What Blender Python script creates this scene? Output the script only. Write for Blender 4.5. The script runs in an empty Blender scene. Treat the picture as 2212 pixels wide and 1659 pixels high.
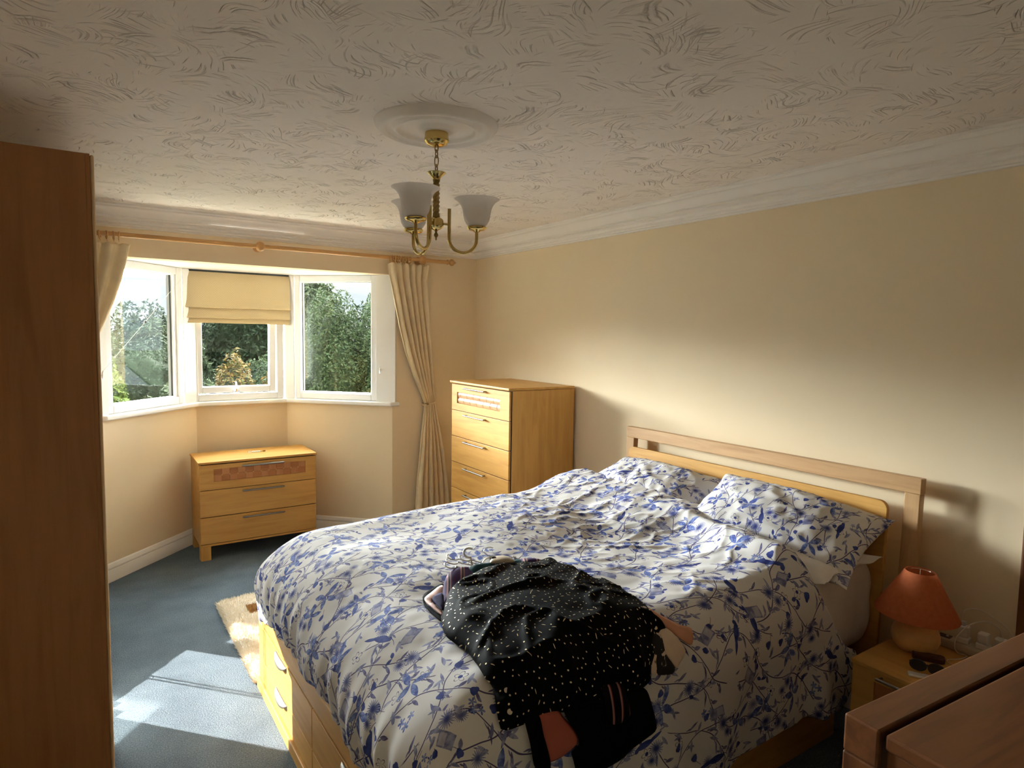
import bpy, bmesh, math, random
import numpy as np
from mathutils import Vector, Matrix, Euler, noise as mnoise
from mathutils.geometry import delaunay_2d_cdt

# ------------------------------------------------------------------ scene, camera, light
S = bpy.context.scene
C = S.collection
PI = math.pi
R = math.radians
random.seed(7)

S.view_settings.view_transform = 'Standard'
S.view_settings.look = 'None'
S.view_settings.gamma = 1.0
S.view_settings.exposure = 1.66
S.view_settings.use_curve_mapping = False
S.cycles.use_denoising = True
S.cycles.max_bounces = 10
S.cycles.diffuse_bounces = 6
S.cycles.glossy_bounces = 4
S.cycles.transmission_bounces = 4
S.cycles.transparent_max_bounces = 12
S.cycles.caustics_reflective = True
S.cycles.caustics_refractive = False
S.cycles.sample_clamp_indirect = 6.0
S.cycles.adaptive_threshold = 0.02

CAM_H = 1.61
def make_camera():
    yaw, pit, rol = 0.591189, -0.0780506, 0.0152007
    cy, sy = math.cos(yaw), math.sin(yaw)
    fw = Vector((sy * math.cos(pit), cy * math.cos(pit), math.sin(pit)))
    r = Vector((cy, -sy, 0))
    u = r.cross(fw)
    r2 = r * math.cos(rol) + u * math.sin(rol)
    u2 = -r * math.sin(rol) + u * math.cos(rol)
    cd = bpy.data.cameras.new('camera')
    cam = bpy.data.objects.new('camera', cd)
    C.objects.link(cam)
    m = Matrix((r2, u2, -fw)).transposed().to_4x4()
    m.translation = (0, 0, CAM_H)
    cam.matrix_world = m
    cd.sensor_width = 36.0
    cd.lens = 36.0 * 1383.93 / 2212
    cd.clip_start = 0.02
    cd.clip_end = 500
    S.camera = cam
make_camera()

SUN_DIR = Vector((-0.67, -0.74, -0.459)).normalized()      # the way sunlight travels

SKY_LOW, SKY_BACK, SKY_HIGH, SKY_Z0, SKY_Z1 = 0.37, 1.7, 98.0, 0.066, 0.140
SKY_ZENITH = 14.0
def make_world():
    w = bpy.data.worlds.new('sky')
    S.world = w
    w.use_nodes = True
    nt = w.node_tree
    nt.nodes.clear()
    L = nt.links
    tc = nt.nodes.new('ShaderNodeTexCoord')
    sep = nt.nodes.new('ShaderNodeSeparateXYZ')
    L.new(tc.outputs['Generated'], sep.inputs[0])
    # an added bright band facing the bay and a bright zenith light the room; the sky lies paler along the horizon
    # and is dim behind the house
    def mr(sock, lo, hi, a, b, kind='SMOOTHSTEP'):
        o = nt.nodes.new('ShaderNodeMapRange')
        o.interpolation_type = kind
        o.inputs['From Min'].default_value = lo; o.inputs['From Max'].default_value = hi
        o.inputs['To Min'].default_value = a; o.inputs['To Max'].default_value = b
        L.new(sock, o.inputs['Value'])
        return o.outputs[0]
    def mul(a, b, op='MULTIPLY'):
        o = nt.nodes.new('ShaderNodeMath'); o.operation = op
        L.new(a, o.inputs[0])
        if isinstance(b, float): o.inputs[1].default_value = b
        else: L.new(b, o.inputs[1])
        return o.outputs[0]
    dt = nt.nodes.new('ShaderNodeVectorMath'); dt.operation = 'DOT_PRODUCT'
    L.new(tc.outputs['Generated'], dt.inputs[0])
    dt.inputs[1].default_value = Vector((0.14, 0.92, 0.30)).normalized()
    lobe = mr(dt.outputs['Value'], 0.22, 0.86, 0.0, 1.0)
    high = mr(sep.outputs['Z'], SKY_Z0, SKY_Z1, 0.0, 1.0)
    over = mr(sep.outputs['Z'], 0.13, 0.30, 1.0, 0.085)
    glow = mul(mul(mul(lobe, high), over), SKY_HIGH)
    low = mr(sep.outputs['Y'], -0.2, 0.6, SKY_BACK, SKY_LOW)
    zen = mr(sep.outputs['Z'], 0.70, 0.95, 0.0, SKY_ZENITH)
    level = mul(mul(glow, low, 'ADD'), zen, 'ADD')
    tint = nt.nodes.new('ShaderNodeMix'); tint.data_type = 'RGBA'
    L.new(mr(sep.outputs['Z'], 0.0, 0.15, 0.0, 1.0), tint.inputs[0])
    tint.inputs[6].default_value = (0.98, 0.99, 1.0, 1); tint.inputs[7].default_value = (1.0, 0.965, 0.915, 1)
    # soft clouds
    mp = nt.nodes.new('ShaderNodeMapping')
    mp.inputs['Scale'].default_value = (3, 3, 30)
    L.new(tc.outputs['Generated'], mp.inputs[0])
    no = nt.nodes.new('ShaderNodeTexNoise')
    no.inputs['Scale'].default_value = 2.2
    no.inputs['Detail'].default_value = 4
    L.new(mp.outputs[0], no.inputs['Vector'])
    r2 = nt.nodes.new('ShaderNodeValToRGB')
    r2.color_ramp.elements[0].position = 0.38
    r2.color_ramp.elements[0].color = (0.80, 0.90, 1.0, 1)
    r2.color_ramp.elements[1].position = 0.60
    r2.color_ramp.elements[1].color = (1.0, 1.0, 1.0, 1)
    L.new(no.outputs['Fac'], r2.inputs[0])
    mx = nt.nodes.new('ShaderNodeMix')
    mx.data_type = 'RGBA'
    mx.blend_type = 'MULTIPLY'
    mx.inputs[0].default_value = 1.0
    L.new(tint.outputs[2], mx.inputs[6])
    L.new(r2.outputs[0], mx.inputs[7])
    bg = nt.nodes.new('ShaderNodeBackground')
    L.new(level, bg.inputs['Strength'])
    L.new(mx.outputs[2], bg.inputs['Color'])
    out = nt.nodes.new('ShaderNodeOutputWorld')
    L.new(bg.outputs[0], out.inputs[0])
make_world()

def lamp(name, kind, loc, direction, energy, color=(1, 1, 1), **kw):
    d = bpy.data.lights.new(name, kind)
    d.energy = energy
    d.color = color
    for k, v in kw.items():
        setattr(d, k, v)
    o = bpy.data.objects.new(name, d)
    C.objects.link(o)
    o.location = loc
    o.rotation_euler = Vector(direction).to_track_quat('-Z', 'Y').to_euler()
    return o
lamp('sun', 'SUN', (6, 9, 6), SUN_DIR, 6.0, (1.0, 0.93, 0.82), angle=R(0.6)).data.cycles.use_multiple_importance_sampling = False

# The sun comes in by the right-hand and middle bay windows, strikes the mirrored
# wardrobe doors at x = 0.05 and is thrown back over the carpet to the bed foot.
# The renderer does not trace such mirror caustics, so the two reflected beams are
# narrow lamps standing on the mirror.
GLINT = Vector((0.67, -0.74, -0.459)).normalized()
def glint(name, q0, q1, low, high, power):
    """beam bounded sideways by floor points q0, q1, below by the ray through 'low' and above by the ray through 'high'"""
    side = GLINT.cross(Vector((0, 0, 1))).normalized()
    up = side.cross(GLINT).normalized()
    s0, s1 = sorted(Vector(q).dot(side) for q in (q0, q1))
    u0, u1 = Vector(low).dot(up), Vector(high).dot(up)
    # stand the lamp just clear of the mirror plane x = 0.05
    corners = [side * s + up * u for s in (s0, s1) for u in (u0, u1)]
    far = max((0.056 - c.x) / GLINT.x for c in corners)
    loc = side * (s0 + s1) / 2 + up * (u0 + u1) / 2 + GLINT * far
    w, h = s1 - s0, u1 - u0
    d = bpy.data.lights.new(name, 'AREA')
    d.shape = 'RECTANGLE'
    d.size, d.size_y = w, h
    d.energy = power * w * h
    d.color = (1.0, 0.93, 0.82)
    d.spread = R(1.2)
    o = bpy.data.objects.new(name, d)
    C.objects.link(o)
    m = Matrix((side, up, -GLINT)).transposed().to_4x4()
    m.translation = loc
    o.matrix_world = m
def glints():
    HIGH = (.05, 3.40, .80)
    # the lower edge of the beam meets the carpet along a slanting line from the wardrobe to a corner in the room
    A, B = Vector((.060, 3.128, 0)), Vector((.387, 3.482, 0))
    side = GLINT.cross(Vector((0, 0, 1))).normalized()
    sa, sb = A.dot(side), B.dot(side)
    s0 = Vector((.068, 3.010, 0)).dot(side)
    flat = Vector((GLINT.x, GLINT.y, 0)).normalized()
    def low(s):
        return A + (B - A) * ((s - sa) / (sb - sa))
    ks = [(0.0, .085), (.085, .17), (.17, .34), (.34, .505), (.52, .545), (.56, .78), (.78, 1.0)]
    for k0, k1 in ks:
        sA, sB = s0 + (sb - s0) * k0, s0 + (sb - s0) * k1
        glint('mirror_glint', low(sA), low(sB), low((sA + sB) / 2), HIGH, GLINT_POWER)
    glint('mirror_glint', (.573, 3.457, 0), (.740, 3.470, 0), (.573, 3.457, 0), (.05, 4.2, .85), GLINT_POWER)
GLINT_POWER = 7.4
glints()

# ------------------------------------------------------------------ mesh helpers
ORG = {}
class MB:
    """collects shapes in world coordinates and links them as ONE mesh object"""
    def __init__(self):
        self.v, self.f, self.mi, self.k = [], [], [], 0
    def add(self, vs, fs):
        n = len(self.v)
        self.v += [tuple(p) for p in vs]
        self.f += [tuple(i + n for i in f) for f in fs]
        self.mi += [self.k] * len(fs)
        return self
    def box(self, x0, x1, y0, y1, z0, z1, M=None):
        vs = [Vector(p) for p in ((x0, y0, z0), (x1, y0, z0), (x1, y1, z0), (x0, y1, z0), (x0, y0, z1), (x1, y0, z1), (x1, y1, z1), (x0, y1, z1))]
        if M:
            vs = [M @ p for p in vs]
        return self.add(vs, [(0, 3, 2, 1), (4, 5, 6, 7), (0, 1, 5, 4), (1, 2, 6, 5), (2, 3, 7, 6), (3, 0, 4, 7)])
    def prism(self, poly, h, M=None):
        """poly: 2-D outline (counter-clockwise) in local xy, extruded along z by h"""
        n = len(poly)
        vs = [Vector((p[0], p[1], 0)) for p in poly] + [Vector((p[0], p[1], h)) for p in poly]
        if M:
            vs = [M @ p for p in vs]
        fs = [tuple(reversed(range(n))), tuple(range(n, 2 * n))]
        fs += [(i, (i + 1) % n, (i + 1) % n + n, i + n) for i in range(n)]
        return self.add(vs, fs)
    def lathe(self, prof, c=(0, 0, 0), n=32, M=None, close=True):
        """prof: list of (r, z)"""
        vs, fs = [], []
        for r, z in prof:
            for k in range(n):
                a = 2 * PI * k / n
                vs.append(Vector((r * math.cos(a), r * math.sin(a), z)))
        m = len(prof)
        for i in range(m - 1):
            for k in range(n):
                a, b = i * n + k, i * n + (k + 1) % n
                fs.append((a, b, b + n, a + n))
        if close:
            if prof[0][0] > 1e-6: fs.append(tuple(reversed(range(n))))
            if prof[-1][0] > 1e-6: fs.append(tuple(range((m - 1) * n, m * n)))
        if M:
            vs = [M @ p for p in vs]
        vs = [p + Vector(c) for p in vs]
        return self.add(vs, fs)
    def tube(self, pts, r, n=10, closed=False, caps=True):
        pts = [Vector(p) for p in pts]
        m = len(pts)
        rad = r if isinstance(r, (list, tuple)) else [r] * m
        vs, fs = [], []
        t0 = (pts[1] - pts[0]).normalized()
        up = Vector((0, 0, 1)) if abs(t0.z) < 0.9 else Vector((1, 0, 0))
        nrm = t0.cross(up).normalized()
        for i, p in enumerate(pts):
            if closed:
                t = (pts[(i + 1) % m] - pts[i - 1]).normalized()
            else:
                t = (pts[min(i + 1, m - 1)] - pts[max(i - 1, 0)]).normalized()
            nrm = (nrm - t * nrm.dot(t)).normalized()
            b = t.cross(nrm)
            for k in range(n):
                a = 2 * PI * k / n
                vs.append(p + (nrm * math.cos(a) + b * math.sin(a)) * rad[i])
        for i in range(m if closed else m - 1):
            j = (i + 1) % m
            for k in range(n):
                l = (k + 1) % n
                fs.append((i * n + k, i * n + l, j * n + l, j * n + k))
        if caps and not closed:
            fs.append(tuple(reversed(range(n))))
            fs.append(tuple(range((m - 1) * n, m * n)))
        return self.add(vs, fs)
    def grid(self, fn, nu, nv, closed_u=False):
        vs = [fn(i / (nu if closed_u else nu - 1), j / (nv - 1)) for j in range(nv) for i in range(nu)]
        fs = []
        for j in range(nv - 1):
            for i in range(nu if closed_u else nu - 1):
                k = (i + 1) % nu
                fs.append((j * nu + i, j * nu + k, (j + 1) * nu + k, (j + 1) * nu + i))
        return self.add(vs, fs)
    def build(self, name, mat, parent=None, smooth=None, bevel=0, seg=2, solid=0, uv=None, origin=None, subsurf=0):
        me = bpy.data.meshes.new(name)
        org = Vector((0, 0, 0))
        if parent is not None:
            org = ORG[parent]
        elif origin is not None:
            org = Vector(origin)
        me.from_pydata([(p[0] - org.x, p[1] - org.y, p[2] - org.z) for p in self.v], [], self.f)
        if len(self.mi) == len(self.f): me.polygons.foreach_set('material_index', self.mi)
        me.update()
        bm = bmesh.new(); bm.from_mesh(me)
        bmesh.ops.recalc_face_normals(bm, faces=bm.faces) if uv is None else None
        bm.to_mesh(me); bm.free()
        o = bpy.data.objects.new(name, me)
        C.objects.link(o)
        ORG[o] = org
        if parent is not None:
            o.parent = parent
        else:
            o.location = org
        if mat is not None:
            for q in (mat if isinstance(mat, list) else [mat]): me.materials.append(q)
        if uv is not None:
            ul = me.uv_layers.new(name='UVMap')
            li = np.empty(len(me.loops), dtype=np.int32)
            me.loops.foreach_get('vertex_index', li)
            arr = np.asarray(uv, dtype=np.float32)[li]
            ul.data.foreach_set('uv', arr.ravel())
        if smooth is not None:
            me.shade_smooth()
            me.set_sharp_from_angle(angle=R(smooth))
        if solid:
            m = o.modifiers.new('solidify', 'SOLIDIFY')
            m.thickness = solid
            m.offset = 0
        if bevel:
            m = o.modifiers.new('bevel', 'BEVEL')
            m.width = bevel
            m.segments = seg
            m.limit_method = 'ANGLE'
            m.angle_limit = R(40)
            m.harden_normals = False
        if subsurf:
            m = o.modifiers.new('subdivision', 'SUBSURF')
            m.levels = m.render_levels = subsurf
        return o

def tag(o, label=None, cat=None, group=None, kind=None):
    if label: o['label'] = label
    if cat: o['category'] = cat
    if group: o['group'] = group
    if kind: o['kind'] = kind
    return o

def thing(name, loc, label=None, cat=None, group=None, kind=None):
    o = bpy.data.objects.new(name, None)
    o.empty_display_size = 0.05
    C.objects.link(o)
    o.location = loc
    ORG[o] = Vector(loc)
    return tag(o, label, cat, group, kind)

def copy_tree(root, loc, rotz=None):
    r = root.copy(); C.objects.link(r); r.location = loc
    if rotz is not None: r.rotation_euler = (0, 0, rotz)
    for ch in list(root.children):
        c = ch.copy(); C.objects.link(c); c.parent = r
        for g in list(ch.children):
            d = g.copy(); C.objects.link(d); d.parent = c
    return r

def struct(name, mb, mat, **kw):
    o = mb.build(name, mat, **kw)
    if o.parent is None: o['kind'] = 'structure'
    return o

def fbm(x, y, z=0.0, o=3):
    s, a, f = 0.0, 1.0, 1.0
    for _ in range(o):
        s += a * mnoise.noise((x * f, y * f, z * f))
        a *= 0.5; f *= 2.03
    return s

# ------------------------------------------------------------------ material helpers
class NT:
    def __init__(self, name):
        self.m = bpy.data.materials.new(name)
        self.m.use_nodes = True
        self.t = self.m.node_tree
        self.t.nodes.clear()
        self.out = self.n('ShaderNodeOutputMaterial')
    def n(self, t, **kw):
        o = self.t.nodes.new(t)
        for k, v in kw.items(): setattr(o, k, v)
        return o
    def l(self, a, b): self.t.links.new(a, b)
    def put(self, sock, v):
        if isinstance(v, bpy.types.NodeSocket): self.l(v, sock)
        elif v is not None: sock.default_value = v
    def math(self, op, a, b=None, c=None, clamp=False):
        o = self.n('ShaderNodeMath', operation=op, use_clamp=clamp)
        self.put(o.inputs[0], a)
        if b is not None: self.put(o.inputs[1], b)
        if c is not None: self.put(o.inputs[2], c)
        return o.outputs[0]
    def vec(self, op, a, b=None, scale=None):
        o = self.n('ShaderNodeVectorMath', operation=op)
        self.put(o.inputs[0], a)
        if b is not None: self.put(o.inputs[1], b)
        if scale is not None: self.put(o.inputs['Scale'], scale)
        return o.outputs['Value'] if op in ('LENGTH', 'DOT_PRODUCT', 'DISTANCE') else o.outputs['Vector']
    def sep(self, v):
        o = self.n('ShaderNodeSeparateXYZ'); self.l(v, o.inputs[0]); return o.outputs
    def comb(self, x, y, z=0.0):
        o = self.n('ShaderNodeCombineXYZ')
        for i, q in enumerate((x, y, z)): self.put(o.inputs[i], q)
        return o.outputs[0]
    def rot2(self, v, ang):
        o = self.n('ShaderNodeVectorRotate', rotation_type='Z_AXIS')
        self.l(v, o.inputs['Vector']); self.put(o.inputs['Angle'], ang)
        return o.outputs[0]
    def coord(self, kind='Object', scale=None):
        tc = self.n('ShaderNodeTexCoord')
        s = tc.outputs[kind]
        if scale is not None:
            mp = self.n('ShaderNodeMapping'); mp.inputs['Scale'].default_value = scale
            self.l(s, mp.inputs[0]); s = mp.outputs[0]
        return s
    def noise(self, vec, scale, detail=3, rough=0.55, out='Fac', dist=0.0):
        o = self.n('ShaderNodeTexNoise')
        o.inputs['Scale'].default_value = scale; o.inputs['Detail'].default_value = detail
        o.inputs['Roughness'].default_value = rough; o.inputs['Distortion'].default_value = dist
        if vec is not None: self.l(vec, o.inputs['Vector'])
        return o.outputs[out]
    def voro(self, vec, scale, rand=1.0, dims='2D', feature='F1'):
        o = self.n('ShaderNodeTexVoronoi', voronoi_dimensions=dims, feature=feature)
        o.inputs['Scale'].default_value = scale; o.inputs['Randomness'].default_value = rand
        self.l(vec, o.inputs['Vector'])
        return o.outputs
    def ramp(self, f, stops, interp='LINEAR'):
        o = self.n('ShaderNodeValToRGB')
        o.color_ramp.interpolation = interp
        e = o.color_ramp.elements
        while len(e) < len(stops): e.new(0.5)
        for i, (p, c) in enumerate(stops):
            e[i].position = p
            e[i].color = (*c, 1) if len(c) == 3 else c
        self.put(o.inputs[0], f)
        return o.outputs[0]
    def mix(self, f, a, b, blend='MIX'):
        o = self.n('ShaderNodeMix', data_type='RGBA', blend_type=blend)
        self.put(o.inputs[0], f)
        for i, q in ((6, a), (7, b)):
            if isinstance(q, tuple): q = (*q, 1) if len(q) == 3 else q
            self.put(o.inputs[i], q)
        return o.outputs[2]
    def step(self, v, lo, hi):
        o = self.n('ShaderNodeMapRange', interpolation_type='SMOOTHSTEP')
        self.put(o.inputs['Value'], v)
        self.put(o.inputs['From Min'], lo); self.put(o.inputs['From Max'], hi)
        return o.outputs[0]
    def bump(self, h, strength=0.3, dist=0.01, normal=None):
        o = self.n('ShaderNodeBump')
        o.inputs['Strength'].default_value = strength; o.inputs['Distance'].default_value = dist
        self.l(h, o.inputs['Height'])
        if normal is not None: self.l(normal, o.inputs['Normal'])
        return o.outputs[0]
    def bsdf(self, color, rough=0.5, metal=0.0, normal=None, **kw):
        o = self.n('ShaderNodeBsdfPrincipled')
        if isinstance(color, tuple) and len(color) == 3: color = (*color, 1)
        self.put(o.inputs['Base Color'], color)
        self.put(o.inputs['Roughness'], rough)
        self.put(o.inputs['Metallic'], metal)
        if normal is not None: self.l(normal, o.inputs['Normal'])
        for k, v in kw.items(): self.put(o.inputs[k.replace('_', ' ')], v)
        self.last = o
        return o.outputs[0]
    def done(self, sh):
        self.l(sh, self.out.inputs[0]); return self.m

def mat_plain(name, c, rough=0.5, metal=0.0, var=0.04, scale=30, bump=0.0, bscale=200, **kw):
    n = NT(name)
    co = n.coord()
    f = n.noise(co, scale, 3)
    k = 1 - var; k2 = 1 + var
    col = n.ramp(f, [(0.3, tuple(min(1, q * k) for q in c)), (0.7, tuple(min(1, q * k2) for q in c))])
    nor = n.bump(n.noise(co, bscale, 2), bump, 0.002) if bump else None
    return n.done(n.bsdf(col, rough, metal, nor, **kw))

def mat_wood(name, c, dark, axis=0, rough=0.42, scale=1.0, knots=False, contrast=1.0):
    n = NT(name)
    sc = [26 * scale] * 3
    sc[axis] = 2.2 * scale
    co = n.coord('Object', tuple(sc))
    f = n.noise(co, 1.0, 5, 0.6, dist=0.6)
    sc2 = [140 * scale] * 3
    sc2[axis] = 6 * scale
    f2 = n.noise(n.coord('Object', tuple(sc2)), 1.0, 2)
    col = n.ramp(f, [(0.30, dark), (0.52, c), (0.75, tuple(min(1, q * 1.08) for q in c))])
    col = n.mix(n.math('MULTIPLY', n.step(f2, 0.55, 0.75), 0.25 * contrast), col, dark)
    return n.done(n.bsdf(col, rough, 0, n.bump(f2, 0.05, 0.002), Specular_IOR_Level=0.35))

M = {}
def build_materials():
    # painted walls
    n = NT('cream_paint')
    co = n.coord('Object')
    f = n.noise(co, 3, 3)
    col = n.ramp(f, [(0.3, (0.835, 0.690, 0.475)), (0.7, (0.855, 0.715, 0.505))])
    M['cream'] = n.done(n.bsdf(col, 0.85, 0, n.bump(n.noise(co, 160, 2), 0.08, 0.002), Specular_IOR_Level=0.2))
    M['white_plaster'] = mat_plain('white_plaster', (0.91, 0.86, 0.80), 0.8, var=0.015, scale=8)
    M['white_gloss'] = mat_plain('white_gloss_paint', (0.86, 0.84, 0.80), 0.3, var=0.01, scale=8)
    M['upvc'] = mat_plain('white_upvc', (0.88, 0.88, 0.88), 0.25, var=0.01, scale=8)
    # artex ceiling: fans of combed plaster
    n = NT('swirled_plaster')
    co = n.coord('Object')
    wob = n.vec('ADD', co, n.vec('SCALE', n.noise(co, 3.0, 2, out='Color'), scale=0.12))
    hs = []
    for scale, off, fx, fy, amp, cv in ((3.6, (0, 0, 0), 9, 85, 1.0, 7.0), (5.3, (3.7, 1.3, 0), 12, 110, 0.8, -9.0)):
        p = n.vec('ADD', wob, off)
        vo = n.voro(p, scale, 1.0)
        loc = n.vec('SUBTRACT', p, vo['Position'])
        rnd = n.sep(vo['Color'])
        q = n.sep(n.rot2(loc, n.math('MULTIPLY', rnd[0], 6.283)))
        bent = n.math('ADD', q[1], n.math('MULTIPLY', n.math('MULTIPLY', q[0], q[0]), cv))
        st = n.noise(n.comb(n.math('MULTIPLY_ADD', q[0], fx, n.math('MULTIPLY', rnd[1], 30.0)), n.math('MULTIPLY', bent, fy), 0.0), 1.0, 1)
        stroke = n.step(st, 0.60, 0.70)
        where = n.step(n.noise(n.vec('ADD', co, off), 5.5, 2), 0.47, 0.60)
        hs.append(n.math('MULTIPLY', n.math('MULTIPLY', stroke, where), amp))
    # combed fans here and there
    p = n.vec('ADD', wob, (1.9, 0.4, 0))
    vo = n.voro(p, 4.4, 1.0)
    loc = n.vec('SUBTRACT', p, vo['Position'])
    rnd = n.sep(vo['Color'])
    q = n.sep(n.rot2(loc, n.math('MULTIPLY', rnd[0], 6.283)))
    cx = n.math('ADD', q[0], 0.05)
    d = n.math('SQRT', n.math('ADD', n.math('MULTIPLY', cx, cx), n.math('MULTIPLY', q[1], q[1])))
    dj = n.math('ADD', d, n.math('MULTIPLY', n.noise(co, 26, 2), 0.02))
    comb = n.math('POWER', n.math('MULTIPLY_ADD', n.math('SINE', n.math('MULTIPLY', dj, 330)), 0.5, 0.5), 2.5)
    wedge = n.math('MULTIPLY', n.math('MULTIPLY', n.step(q[0], 0.0, 0.02), n.step(q[0], 0.06, 0.035)), n.step(n.math('ABSOLUTE', q[1]), 0.055, 0.02))
    hs.append(n.math('MULTIPLY', n.math('MULTIPLY', comb, wedge), n.math('GREATER_THAN', rnd[1], 0.55)))
    h = n.math('ADD', n.math('ADD', hs[0], hs[1]), hs[2])
    h = n.math('ADD', h, n.math('MULTIPLY', n.noise(co, 40, 2), 0.12))
    M['artex'] = n.done(n.bsdf((0.90, 0.83, 0.755), 0.9, 0, n.bump(h, 1.0, 0.008), Specular_IOR_Level=0.15))
    # carpet
    n = NT('blue_carpet')
    co = n.coord('Object')
    a = n.noise(co, 190, 2, 0.7); b = n.noise(co, 5, 3)
    f = n.math('ADD', n.math('MULTIPLY', a, 0.75), n.math('MULTIPLY', b, 0.25))
    col = n.ramp(f, [(0.32, (0.092, 0.122, 0.160)), (0.5, (0.170, 0.222, 0.275)), (0.68, (0.265, 0.335, 0.400))])
    M['carpet'] = n.done(n.bsdf(col, 1.0, 0, n.bump(n.noise(co, 150, 3, 0.7), 1.0, 0.012), Specular_IOR_Level=0.05))
    # woods
    maple, mdark = (0.61, 0.335, 0.090), (0.52, 0.265, 0.064)
    M['maple_x'] = mat_wood('maple_x', maple, mdark, 0)
    M['maple_y'] = mat_wood('maple_y', maple, mdark, 1)
    M['maple_z'] = mat_wood('maple_z', maple, mdark, 2)
    M['beech_y'] = mat_wood('beech_y', (0.56, 0.34, 0.165), (0.45, 0.25, 0.11), 1)
    M['beech_z'] = mat_wood('beech_z', (0.56, 0.34, 0.165), (0.45, 0.25, 0.11), 2)
    M['pole_wood'] = mat_wood('pole_wood', (0.60, 0.335, 0.125), (0.48, 0.245, 0.08), 0, 0.35)
    M['wardrobe_wood'] = mat_wood('wardrobe_wood', (0.37, 0.170, 0.062), (0.30, 0.128, 0.043), 2, 0.5, 0.7)
    M['wardrobe_edge'] = mat_wood('wardrobe_edge', (0.66, 0.47, 0.26), (0.55, 0.36, 0.18), 2, 0.4)  # pale tone puts the light along the wardrobe edge into the colour
    M['oak_x'] = mat_wood('dark_oak_x', (0.150, 0.055, 0.018), (0.080, 0.027, 0.009), 0, 0.4, 0.8)
    M['oak_z'] = mat_wood('dark_oak_z', (0.150, 0.055, 0.018), (0.080, 0.027, 0.009), 2, 0.4, 0.8)
    M['gap'] = mat_plain('gap_shade_panel', (0.05, 0.025, 0.012), 0.9)  # near-black colour stands in for the shade behind drawers and joints
    M['weave_dark'] = mat_wood('woven_veneer_dark', (0.42, 0.165, 0.055), (0.33, 0.115, 0.035), 0, 0.4)
    M['weave_dark_z'] = mat_wood('woven_veneer_dark_z', (0.50, 0.22, 0.085), (0.42, 0.165, 0.055), 2, 0.4)
    M['weave_light'] = mat_wood('woven_veneer_light', (0.60, 0.36, 0.20), (0.52, 0.29, 0.15), 1, 0.4)
    M['steel'] = mat_plain('brushed_steel', (0.30, 0.285, 0.265), 0.42, 1.0, 0.05, 60)
    M['chrome'] = mat_plain('chrome', (0.80, 0.80, 0.80), 0.08, 1.0, 0.01)
    M['satin'] = mat_plain('satin_nickel', (0.36, 0.36, 0.34), 0.42, 1.0, 0.03)
    M['brass'] = mat_plain('polished_brass', (0.62, 0.46, 0.17), 0.16, 1.0, 0.05)
    M['old_brass'] = mat_plain('aged_brass', (0.34, 0.23, 0.085), 0.32, 1.0, 0.15)
    M['mirror'] = mat_plain('mirror', (0.52, 0.53, 0.53), 0.0, 1.0, 0.0)
    # frosted shade
    n = NT('frosted_glass')
    co = n.coord()
    sh = n.bsdf(n.ramp(n.noise(co, 40, 2), [(0.3, (0.86, 0.82, 0.79)), (0.7, (0.89, 0.86, 0.83))]), 0.35, 0, Specular_IOR_Level=0.4)
    tr = n.n('ShaderNodeBsdfTranslucent'); tr.inputs[0].default_value = (0.90, 0.87, 0.84, 1)
    mx = n.n('ShaderNodeMixShader'); mx.inputs[0].default_value = 0.5
    n.l(sh, mx.inputs[1]); n.l(tr.outputs[0], mx.inputs[2])
    M['frosted'] = n.done(mx.outputs[0])
    # window glass: thin pane
    n = NT('window_glass')
    fr = n.n('ShaderNodeFresnel')
    gm = n.n('ShaderNodeNewGeometry')
    n.l(n.math('MULTIPLY_ADD', gm.outputs['Backfacing'], 1 / 1.5 - 1.5, 1.5), fr.inputs[0])
    t = n.n('ShaderNodeBsdfTransparent'); t.inputs[0].default_value = (0.94, 0.97, 0.96, 1)
    g = n.n('ShaderNodeBsdfGlossy'); g.inputs['Roughness'].default_value = 0.0
    wv = n.noise(n.coord(), 1.2, 2)
    fac = n.math('MULTIPLY', fr.outputs[0], n.math('MULTIPLY_ADD', wv, 0.4, 0.6))
    mx = n.n('ShaderNodeMixShader'); n.l(fac, mx.inputs[0])
    n.l(t.outputs[0], mx.inputs[1]); n.l(g.outputs[0], mx.inputs[2])
    M['glass'] = n.done(mx.outputs[0])
    n = NT('clear_cover')
    g = n.n('ShaderNodeBsdfGlass'); g.inputs[0].default_value = (0.95, 0.95, 0.95, 1)
    M['bulb'] = mat_plain('bulb_glass', (0.55, 0.48, 0.40), 0.15)
    # cloths
    def cloth(name, c, c2=None, ws=900, rough=0.9, trans=0.0, bump=0.25):
        n = NT(name)
        co = n.coord()
        f = n.noise(co, 14, 3)
        col = n.ramp(f, [(0.3, tuple(q * 0.94 for q in c)), (0.7, c2 or tuple(min(1, q * 1.05) for q in c))])
        sh = n.bsdf(col, rough, 0, n.bump(n.noise(co, ws, 1), bump, 0.0015), Specular_IOR_Level=0.08 if max(c) < .02 else 0.15)
        if trans:
            tr = n.n('ShaderNodeBsdfTranslucent'); n.l(col, tr.inputs[0])
            mx = n.n('ShaderNodeMixShader'); mx.inputs[0].default_value = trans
            n.l(sh, mx.inputs[1]); n.l(tr.outputs[0], mx.inputs[2])
            sh = mx.outputs[0]
        return n.done(sh)
    M['curtain'] = cloth('beige_curtain', (0.84, 0.69, 0.455), trans=0.12)
    M['white_cotton'] = cloth('white_cotton', (0.78, 0.74, 0.70))
    M['black_cloth'] = cloth('black_cloth', (0.0022, 0.0022, 0.003), bump=0.4)
    M['pink_cloth'] = cloth('dusty_pink_cloth', (0.42, 0.115, 0.085))
    M['rose_cloth'] = cloth('pale_pink_satin', (0.78, 0.50, 0.44), rough=0.5)
    M['teal_cloth'] = cloth('teal_cloth', (0.030, 0.105, 0.140), rough=0.6)
    M['navy_cloth'] = cloth('navy_cloth', (0.035, 0.032, 0.095))
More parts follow.
